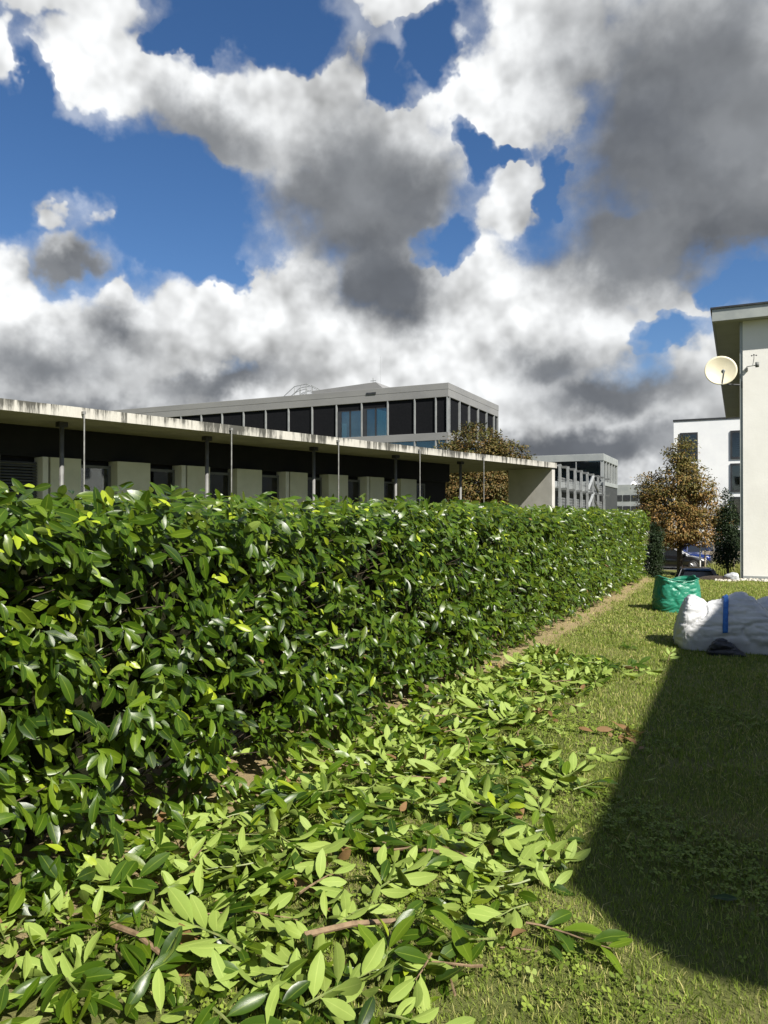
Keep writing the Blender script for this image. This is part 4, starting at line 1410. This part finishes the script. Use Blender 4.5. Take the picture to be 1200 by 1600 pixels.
M['bigbag'] = cloth_mat('white_woven_polypropylene', (0.42, 0.425, 0.43), (0.50, 0.505, 0.51), .5, .4, 6.0, .22)
M['greenbag'] = cloth_mat('green_tarpaulin', (0.012, 0.15, 0.09), (0.03, 0.22, 0.14), .35, .5, 7.0, .35)
M['blackbag'] = cloth_mat('black_plastic_sheet', (0.012, 0.013, 0.017), (0.022, 0.024, 0.03), .35, .5, 9.0, .8, False)
M['strap'] = surf('blue_webbing', (0.010, 0.085, 0.32), (0.018, 0.13, 0.42), 30, .6, .4, 120)
M['foil'] = cloth_mat('silver_foil_bag', (0.25, 0.26, 0.28), (0.55, 0.56, 0.58), .25, .6, 9.0, .9, False)


def nz(x, y, z, s, o=0):
    return mnoise.noise(Vector((x * s + o, y * s - o, z * s + 2 * o)))


def ridge(x, y, z, s, o=0):
    return 1 - 2 * abs(nz(x, y, z, s, o))


def crease(x, y, z, s, o, wd):
    """narrow fold lines where a noise field crosses zero"""
    return max(0.0, 1 - abs(nz(x, y, z, s, o)) / wd)


def big_bag(half, hfun, dfun, seed, nxs=150, nts=110, wr=1.0):
    """arches lofted along the bag: returns point(u in -1..1, tau in 0..pi)"""
    def P(u, tau, flat=False):
        x = u * half
        endf = max(0.0, 1 - abs(u) ** 8) ** .45
        d, h = dfun(x) * (0.25 + .75 * endf), hfun(x) * (.12 + .88 * endf)
        c, s = math.cos(tau), math.sin(tau)
        y = -math.copysign(abs(c) ** .62, c) * d
        z = abs(s) ** .62 * h
        bulge = 1 + .10 * math.sin(min(1, z / max(h, .01)) * math.pi)
        y *= bulge
        xx = x * (1 + .06 * math.sin(min(1, z / max(h, .01)) * math.pi))
        w_ = min(1, z / .12)
        k = .016 * nz(xx, y, z, 2.0, seed)
        if not flat:
            k -= wr * (.026 * crease(xx * .9, y * .9, z * 1.5, 2.1, seed + 3, .10) + .015 * crease(xx * .45, y * .6, z * 3.2, 3.6, seed + 7, .16) + .009 * crease(xx * .45, y * .6, z * 3.4, 7.5, seed + 5, .22) + .004 * crease(xx * .6, y, z * 3.0, 17, seed + 9, .25) - .012)
        n = Vector((.25 * u, -c * .9, s))
        n.normalize()
        p = Vector((xx, y, z)) + n * k * w_
        p.z = max(p.z, 0.0)
        return p
    vs, fs = [], []
    for i in range(nxs + 1):
        u = -1 + 2 * i / nxs
        u = math.sin(u * math.pi / 2) * .5 + u * .5
        for j in range(nts + 1):
            vs.append(P(u, math.pi * j / nts))
    for i in range(nxs):
        for j in range(nts):
            a = i * (nts + 1) + j
            fs.append((a, a + nts + 1, a + nts + 2, a + 1))
    return vs, fs, P


def top_profile(pairs):
    xs, zs = [p[0] for p in pairs], [p[1] for p in pairs]
    return lambda x: float(np.interp(x, xs, zs))


def smooth_profile(pairs):
    f = top_profile(pairs)
    return lambda x: (f(x - .06) + f(x - .03) + f(x) + f(x + .03) + f(x + .06)) / 5


wbag = empty('bulk_bag', (-.06, 10.05, 0.0), R(7), frame=(0, 0, 0))
tag(wbag, 'large slumped white bulk bag with a blue strap on the lawn', 'bag')
hf = smooth_profile([(-.66, .5), (-.56, .67), (-.47, .63), (-.28, .53), (-.14, .57), (-.02, .65), (.15, .665), (.30, .52), (.44, .36), (.66, .25)])
vs_, fs_, PB = big_bag(.66, hf, lambda x: .42 + .03 * math.sin(x * 5), 1.7, wr=1.35)
MB().add(vs_, fs_).build('sack', M['bigbag'], wbag, smooth=True)
st = MB()
rows = []
for j in range(8, 104):
    tau = math.pi * j / 110
    row = []
    for du in (-.048, -.016, .016, .048):
        p = PB(-.16 + du * .85 - .06 * math.cos(tau), tau, True)
        n = Vector((0, -math.cos(tau), math.sin(tau))).normalized()
        row.append(p + n * .024)
    rows.append(row)
for r_ in rows:
    pass
vv = [p for r_ in rows for p in r_]
ff = [(i * 4 + k, i * 4 + k + 1, (i + 1) * 4 + k + 1, (i + 1) * 4 + k) for i in range(len(rows) - 1) for k in range(3)]
sto = st.add(vv, ff).build('strap', M['strap'], wbag, smooth=True)
sm = sto.modifiers.new('thickness', 'SOLIDIFY')
sm.thickness = .006

w2 = empty('bulk_bag', (.62, 12.6, 0.0), R(10), frame=(0, 0, 0))
tag(w2, 'white bulk bag lying partly hidden behind the large strapped one', 'bag')
vs_, fs_, _ = big_bag(.5, smooth_profile([(-.5, .3), (-.2, .42), (.2, .40), (.5, .3)]), lambda x: .32, 5.1, 60, 40)
MB().add(vs_, fs_).build('sack', M['bigbag'], w2, smooth=True)

bb = empty('black_sack', (-.14, 9.44, 0.0), R(6), frame=(0, 0, 0))
tag(bb, 'crumpled black plastic sack lying against the white bag', 'bag')
vs_, fs_, _ = big_bag(.20, smooth_profile([(-.2, .07), (-.12, .16), (-.03, .19), (.06, .12), (.12, .08), (.2, .03)]), lambda x: .09, 8.3, 80, 50, 1.5)
MB().add(vs_, fs_).build('sack', M['blackbag'], bb, smooth=True)

# green garden sack, open at the top
gb = empty('garden_sack', (-.98, 13.55, 0.0), R(20), frame=(0, 0, 0))
tag(gb, 'green tarpaulin garden waste sack standing open on the lawn', 'bag')


def round_bag(a_, b_, h, seed, inner=True, n=120, m=36):
    vs, fs = [], []
    prof = [(1.0, k / m) for k in range(m + 1)]
    if inner:
        prof += [(.955, 1 - .25 * k / 6) for k in range(7)] + [(.6, .72), (.05, .74)]
    for f, t in prof:
        for k in range(n):
            an = 2 * math.pi * k / n
            ca, sa = math.cos(an), math.sin(an)
            sq = (abs(ca) ** 3.2 + abs(sa) ** 3.2) ** (-1 / 3.2)
            x, y = a_ * sq * ca * f, b_ * sq * sa * f
            rim = 1 + .07 * math.sin(an * 2 + 1.0) + .06 * nz(ca, sa, 0, 1.7, seed)
            z = t * h * (1 + (rim - 1) * t * t)
            bl = 1 + .07 * math.sin(math.pi * t) - .05 * t
            k1 = .035 * nz(x, y, z, 3.0, seed) + -.022 * crease(x, y, z * 1.8, 2.6, seed, .14) - .014 * crease(x, y, z * 1.8, 5.5, seed + 2, .16) - .006 * crease(x, y, z * 1.6, 13, seed + 4, .2) + .015
            k1 *= (1 if f > .9 else 1.2)
            vs.append((x * bl + ca * k1, y * bl + sa * k1, max(0, z)))
    r_ = len(prof)
    for i in range(r_ - 1):
        for k in range(n):
            fs.append((i * n + k, i * n + (k + 1) % n, (i + 1) * n + (k + 1) % n, (i + 1) * n + k))
    fs.append(tuple((r_ - 1) * n + k for k in range(n)))
    return vs, fs


vs_, fs_ = round_bag(.34, .32, .54, 2.2)
MB().add(vs_, fs_).build('sack', M['greenbag'], gb, smooth=True)
rm = MB()
rim_pts = [Vector(vs_[36 * 120 + k]) + Vector((0, 0, .008)) for k in range(0, 120, 2)]
rm.tube(rim_pts + [rim_pts[0]], .012, 6).build('rim', M['greenbag'], gb, smooth=True)

# silver bag at the house corner, soil heap and pebble strip at the wall foot
sb_ = empty('silver_bag', (-.20, 20.55, 0.0), 0, frame=(0, 0, 0))
tag(sb_, 'crumpled silver foil bag at the corner of the cream house', 'bag')
vs_, fs_, _ = big_bag(.18, smooth_profile([(-.18, .11), (0, .19), (.18, .16)]), lambda x: .10, 3.3, 50, 30, 1.6)
MB().add(vs_, fs_).build('sack', M['foil'], sb_, smooth=True)
M['soil'] = surf('dark_soil', (0.020, 0.014, 0.009), (0.045, 0.032, 0.02), 14, .95, .8, 50)
hs = MB()
hv, hf_ = [], []
for i in range(25):
    for j in range(13):
        x, y = -1.05 + i * .047, 20.3 + j * .05
        e = max(0, 1 - ((x + .5) / .56) ** 2 - ((y - 20.6) / .3) ** 2)
        hv.append((x, y, -.03 + .13 * e ** .6 + .02 * nz(x, y, 0, 9) * (e > 0)))
for i in range(24):
    for j in range(12):
        a = i * 13 + j
        hf_.append((a, a + 13, a + 14, a + 1))
soil = hs.add(hv, hf_).build('soil_heap', M['soil'], None, smooth=True)
tag(soil, 'low heap of dark soil in front of the house corner', 'soil', kind='stuff')
M['pebble'] = surf('pale_pebble', (0.36, 0.33, 0.27), (0.55, 0.52, 0.45), 9, .8)
pb = MB()
for i in range(300):
    x = random.uniform(-.55, 3.2)
    y = 20.42 + random.random() * .42 if x > 0 else 20.12 + random.random() * .16
    r_ = random.uniform(.02, .045)
    pv = []
    for an in range(6):
        pv.append((x + r_ * math.cos(an * 1.047) * random.uniform(.8, 1.2), y + r_ * math.sin(an * 1.047) * random.uniform(.8, 1.2), random.uniform(0, .01)))
    tz = r_ * random.uniform(.9, 1.5)
    pv += [(x + (p[0] - x) * .6, y + (p[1] - y) * .6, tz) for p in pv[:6]]
    pb.add(pv, [tuple(range(6, 12))] + [(k, (k + 1) % 6, 6 + (k + 1) % 6, 6 + k) for k in range(6)])
pbo = pb.build('pebbles', M['pebble'], None)
tag(pbo, 'pale pebbles lining the foot of the cream house wall', 'pebbles', kind='stuff')

# ------------------------------------------------------------------ dish and wind sensor on the house
M['dish'] = surf('cream_dish_paint', (0.52, 0.475, 0.34), (0.57, 0.525, 0.385), 3, .45)
dc = Vector((-.42, 19.95, 5.16))
dish = empty('satellite_dish', (.08, 21.0, 4.95))
tag(dish, 'cream satellite dish on a bracket at the corner of the house', 'satellite dish')
dn = Vector((.20, -.95, .10)).normalized()
dx = dn.cross(Vector((0, 0, 1))).normalized()
dy = dx.cross(dn)
dv, df = [], []
rings_, seg = 9, 40
for side in (0, 1):
    for i in range(rings_ + 1):
        for k in range(seg):
            r_ = i / rings_
            a = 2 * math.pi * k / seg
            p = dc + dx * (r_ * .375 * math.cos(a)) + dy * (r_ * .36 * math.sin(a)) + dn * (.075 * r_ * r_ - .012 * side)
            dv.append(p)
for side in (0, 1):
    o_ = side * (rings_ + 1) * seg
    for i in range(rings_):
        for k in range(seg):
            q = (o_ + i * seg + k, o_ + i * seg + (k + 1) % seg, o_ + (i + 1) * seg + (k + 1) % seg, o_ + (i + 1) * seg + k)
            df.append(q if side == 0 else q[::-1])
e0, e1 = rings_ * seg, (2 * rings_ + 1) * seg
df += [(e0 + k, e0 + (k + 1) % seg, e1 + (k + 1) % seg, e1 + k) for k in range(seg)]
MB().add(dv, df).build('reflector', M['dish'], dish, smooth=True)
foot = dc - dy * .36 + dn * .06
lnb = dc + dn * .42 - dy * .10
MB().tube([foot, foot + dn * .1 - dy * .02, lnb - dy * .05], .014, 6).build('feed_arm', M['frame'], dish)
MB().tube([lnb, lnb - dn * .05, lnb - dn * .06, lnb - dn * .13], [.022, .024, .042, .042], 12).build('feed_horn', M['greypanel'], dish, smooth=True)
MB().tube([lnb, lnb - dy * .12 + dx * .03, lnb - dy * .30 + dx * .06, lnb - dy * .36 + dx * .05], .008, 5).build('cable', M['greypanel'], dish)
MB().tube([dc - dn * .02, dc - dn * .16], .05, 10).tube([dc - dn * .14, Vector((-.25, 20.75, 4.95)), Vector((.079, 21.0, 4.95))], .022, 8).box(.05, .079, 20.92, 21.08, 4.86, 5.04).build('bracket', M['frame'], dish)

ws = empty('wind_sensor', (.30, 20.9, 5.1))
tag(ws, 'small wind sensor on an arm fixed to the sunlit house wall', 'sensor')
MB().box(.14, .20, 20.84, 20.899, 5.28, 5.36).build('base', M['greyframe'], ws)
MB().tube([(.17, 20.86, 5.32), (.17, 20.55, 5.33), (.40, 20.55, 5.35)], .012, 6).build('arm', M['rod'], ws)
MB().tube([(.40, 20.55, 5.30), (.40, 20.55, 5.42)], .045, 10).build('housing', M['greyframe'], ws, smooth=True)
MB().tube([(.30, 20.55, 5.34), (.33, 20.55, 5.52), (.33, 20.55, 5.60)], .010, 6).build('mast', M['rod'], ws)
cup = MB()
for k in range(3):
    a = k * 2.094 + .5
    c = Vector((.33 + .06 * math.cos(a), 20.55 + .06 * math.sin(a), 5.60))
    cup.tube([(.33, 20.55, 5.60), c], .004, 4)
    cup.tube([c + Vector((0, 0, -.02)), c, c + Vector((0, 0, .018))], [.006, .02, .012], 8)
cup.build('cups', M['frame'], ws)

# ------------------------------------------------------------------ cars, pole and stakes beyond the lawn
def paint(name, c):
    m, g, b = new_mat(name)
    b.inputs['Base Color'].default_value = (*c, 1)
    b.inputs['Metallic'].default_value = .3
    b.inputs['Roughness'].default_value = .28
    b.inputs['Coat Weight'].default_value = .8
    b.inputs['Coat Roughness'].default_value = .04
    return m


M['carblack'] = paint('black_car_paint', (.008, .008, .009))
M['carblue'] = paint('blue_car_paint', (.010, .025, .13))
M['carnavy'] = paint('navy_car_paint', (.008, .012, .035))
M['carglass'] = surf('dark_car_glass', (.012, .014, .016), (.015, .017, .019), 1, .05, spec=.8)
M['rim'] = surf('alloy_rim', (.35, .35, .36), (.45, .45, .46), 8, .3, metal=.8)
M['lamp'] = surf('clear_lamp', (.5, .5, .5), (.6, .6, .6), 8, .15)
M['redlamp'] = surf('red_lamp', (.3, .01, .01), (.4, .02, .02), 8, .2)


def car(label, loc, rz, pm):
    o = empty('parked_car', loc, rz, frame=(0, 0, 0))
    tag(o, label, 'car')
    st_ = [(-2.15, .62, .45, .78), (-2.08, .78, .30, .92), (-1.6, .86, .22, 1.0), (-.6, .89, .20, .98), (.5, .89, .20, .95), (1.2, .87, .20, .90), (1.8, .80, .24, .78), (2.08, .68, .34, .66), (2.15, .52, .42, .58)]
    bv, bf = [], []
    for x, w_, zb, zt in st_:
        zm = (zb + zt) / 2
        bv += [(x, -w_ * .88, zb), (x, -w_, zm - .06), (x, -w_ * .99, zm + .1), (x, -w_ * .93, zt), (x, 0, zt + .035), (x, w_ * .93, zt), (x, w_ * .99, zm + .1), (x, w_, zm - .06), (x, w_ * .88, zb)]
    for i in range(len(st_) - 1):
        for k in range(9):
            a, b = i * 9 + k, i * 9 + (k + 1) % 9
            bf.append((a, b, b + 9, a + 9))
    bf += [tuple(range(8, -1, -1)), tuple((len(st_) - 1) * 9 + k for k in range(9))]
    MB().add(bv, bf).build('body', pm, o, smooth=True, bevel=.02)
    gl = [(-1.95, .72, .93, -1.62, .55), (.95, .74, .91, .05, .56)]
    zr = 1.40
    c0 = [(-1.98, -.76, .95), (1.0, -.78, .90), (1.0, .78, .90), (-1.98, .76, .95), (-1.55, -.56, zr), (.05, -.57, zr), (.05, .57, zr), (-1.55, .56, zr)]
    MB().add(c0, [(0, 1, 5, 4), (1, 2, 6, 5), (2, 3, 7, 6), (3, 0, 4, 7), (4, 5, 6, 7)]).build('windows', M['carglass'], o)
    MB().add([(-1.62, -.585, 1.395), (-.7, -.60, 1.41), (.10, -.59, 1.395), (.10, .59, 1.395), (-.7, .60, 1.41), (-1.62, .585, 1.395), (-1.55, -.42, 1.45), (-.7, -.45, 1.475), (-.02, -.42, 1.44), (-.02, .42, 1.44), (-.7, .45, 1.475), (-1.55, .42, 1.45)],
             [(0, 1, 7, 6), (1, 2, 8, 7), (2, 3, 9, 8), (3, 4, 10, 9), (4, 5, 11, 10), (5, 0, 6, 11), (6, 7, 10, 11), (7, 8, 9, 10)]).build('roof', pm, o, smooth=True)
    for s in (-1, 1):
        MB().bar((1.0, s * .77, .91), (.06, s * .575, 1.40), .06).build('pillar', M['rim'] if pm is M['carblack'] else pm, o)
        MB().bar((-.55, s * .78, .95), (-.62, s * .59, 1.40), .07).build('pillar', pm, o)
        MB().bar((-1.95, s * .75, .96), (-1.56, s * .57, 1.40), .12).build('pillar', pm, o)
        MB().add([(.72, s * .80, .96), (.88, s * .80, .95), (.90, s * .98, .98), (.76, s * .98, .99), (.72, s * .80, 1.10), (.86, s * .80, 1.09), (.86, s * .97, 1.10), (.76, s * .97, 1.11)],
                 [(0, 1, 2, 3), (4, 5, 6, 7), (0, 1, 5, 4), (1, 2, 6, 5), (2, 3, 7, 6), (3, 0, 4, 7)]).build('mirror', pm, o)
        MB().box(1.93, 2.10, s * .46 - .14, s * .46 + .14, .58, .70).build('headlight', M['lamp'], o, bevel=.02)
        MB().box(-2.14, -2.02, s * .60 - .10, s * .60 + .10, .74, .90).build('tail_light', M['redlamp'], o, bevel=.02)
        for x in (-1.32, 1.33):
            wv = MB().tube([(x, s * .68, .32), (x, s * .72, .32), (x, s * .86, .32), (x, s * .895, .32)], [.26, .32, .32, .29], 24).build('wheel', M['black'], o, smooth=False)
            rmb = MB().tube([(x, s * .890, .32), (x, s * .902, .32)], [.21, .20], 20)
            for q in range(5):
                a = q * 1.2566
                rmb.bar((x, s * .905, .32), (x + .19 * math.cos(a), s * .905, .32 + .19 * math.sin(a)), .05)
            rmb.build('rim', M['rim'], wv)
    MB().box(-2.155, 2.1, -.80, .80, .16, .24).build('sill', M['black'], o)
    return o


car('black car parked side-on behind the trunk of the brown chestnut', (-4.15, 54.7, -1.995), 0, M['carblack'])
car('blue car parked end-on behind the black car bonnet', (-3.0, 61.0, -1.995), R(-80), M['carblue'])
car('navy car beyond the blue car with only its roof showing', (-1.9, 66.5, -1.995), R(-60), M['carnavy'])
car('black car below the lawn edge with only its roof showing above the grass', (-1.72, 34.6, -2.0), R(96), M['carblack'])

M['whitepaint'] = surf('white_painted_post', (.74, .74, .72), (.8, .8, .78), 5, .5)
po = MB().tube([(-2.17, 48.8, -2.1), (-2.17, 48.8, 0)], .045, 10).build('marker_post', M['whitepaint'], None, smooth=True)
tag(po, 'slim white post standing on the lower lawn before the parked cars', 'post')
M['stake'] = surf('weathered_stake', (.24, .20, .145), (.36, .31, .24), 8, .85, .3)
for i, (x, y, h, lean, lab) in enumerate([(-1.45, 56.5, 3.2, .0, 'tallest wooden stake, beside the dark columnar tree'), (-1.95, 50.2, 1.5, .0, 'short wooden stake nearest the white post'), (-1.12, 49.5, 2.6, .12, 'leaning wooden stake left of the columnar tree'),
                                          (-.78, 55.0, 3.0, -.05, 'wooden stake seen through the columnar tree foot'), (-.30, 47.5, 2.2, -.04, 'wooden stake between columnar tree and house wall'), (-1.7, 58.0, 3.4, .02, 'wooden stake farthest back near the navy car')]):
    s = MB().tube([(x, y, -2.1), (x + lean, y, -2 + h)], .045, 6).build('wooden_stake', M['stake'], None)
    tag(s, lab, 'stake', 'wooden stakes by the parking')
rl = empty('timber_rail', (-.5, 57.5, -2))
tag(rl, 'low pale timber rail along the parking edge', 'rail')
MB().box(-2.4, 3.0, 57.4, 57.5, -1.1, -.85).build('rail', M['stake'], rl)
for x in (-2.2, -.6, 1.0, 2.6):
    MB().box(x - .05, x + .05, 57.5, 57.6, -2.05, -.9).build('post', M['stake'], rl)
# tall dry weeds at the stakes
n = 2600
x = -2.1 + 2.6 * RNG.random(n)
y = 47.0 + 4.5 * RNG.random(n)
V, T, U, C = blades(x, y, (.35 + .75 * RNG.random(n)) * np.clip((x + 2.4) / 1.0, .3, 1), np.full(n, .035), np.clip(.3 + .2 * RNG.standard_normal(n), 0, .8), np.stack([.5 * RNG.random(n), .1 + .45 * RNG.random(n), np.zeros(n)], 1))
wd = np_mesh('weeds', V, T, M['grass'], None, C, smooth=False)
tag(wd, 'tall dry weeds growing round the wooden stakes', 'weeds', kind='stuff')
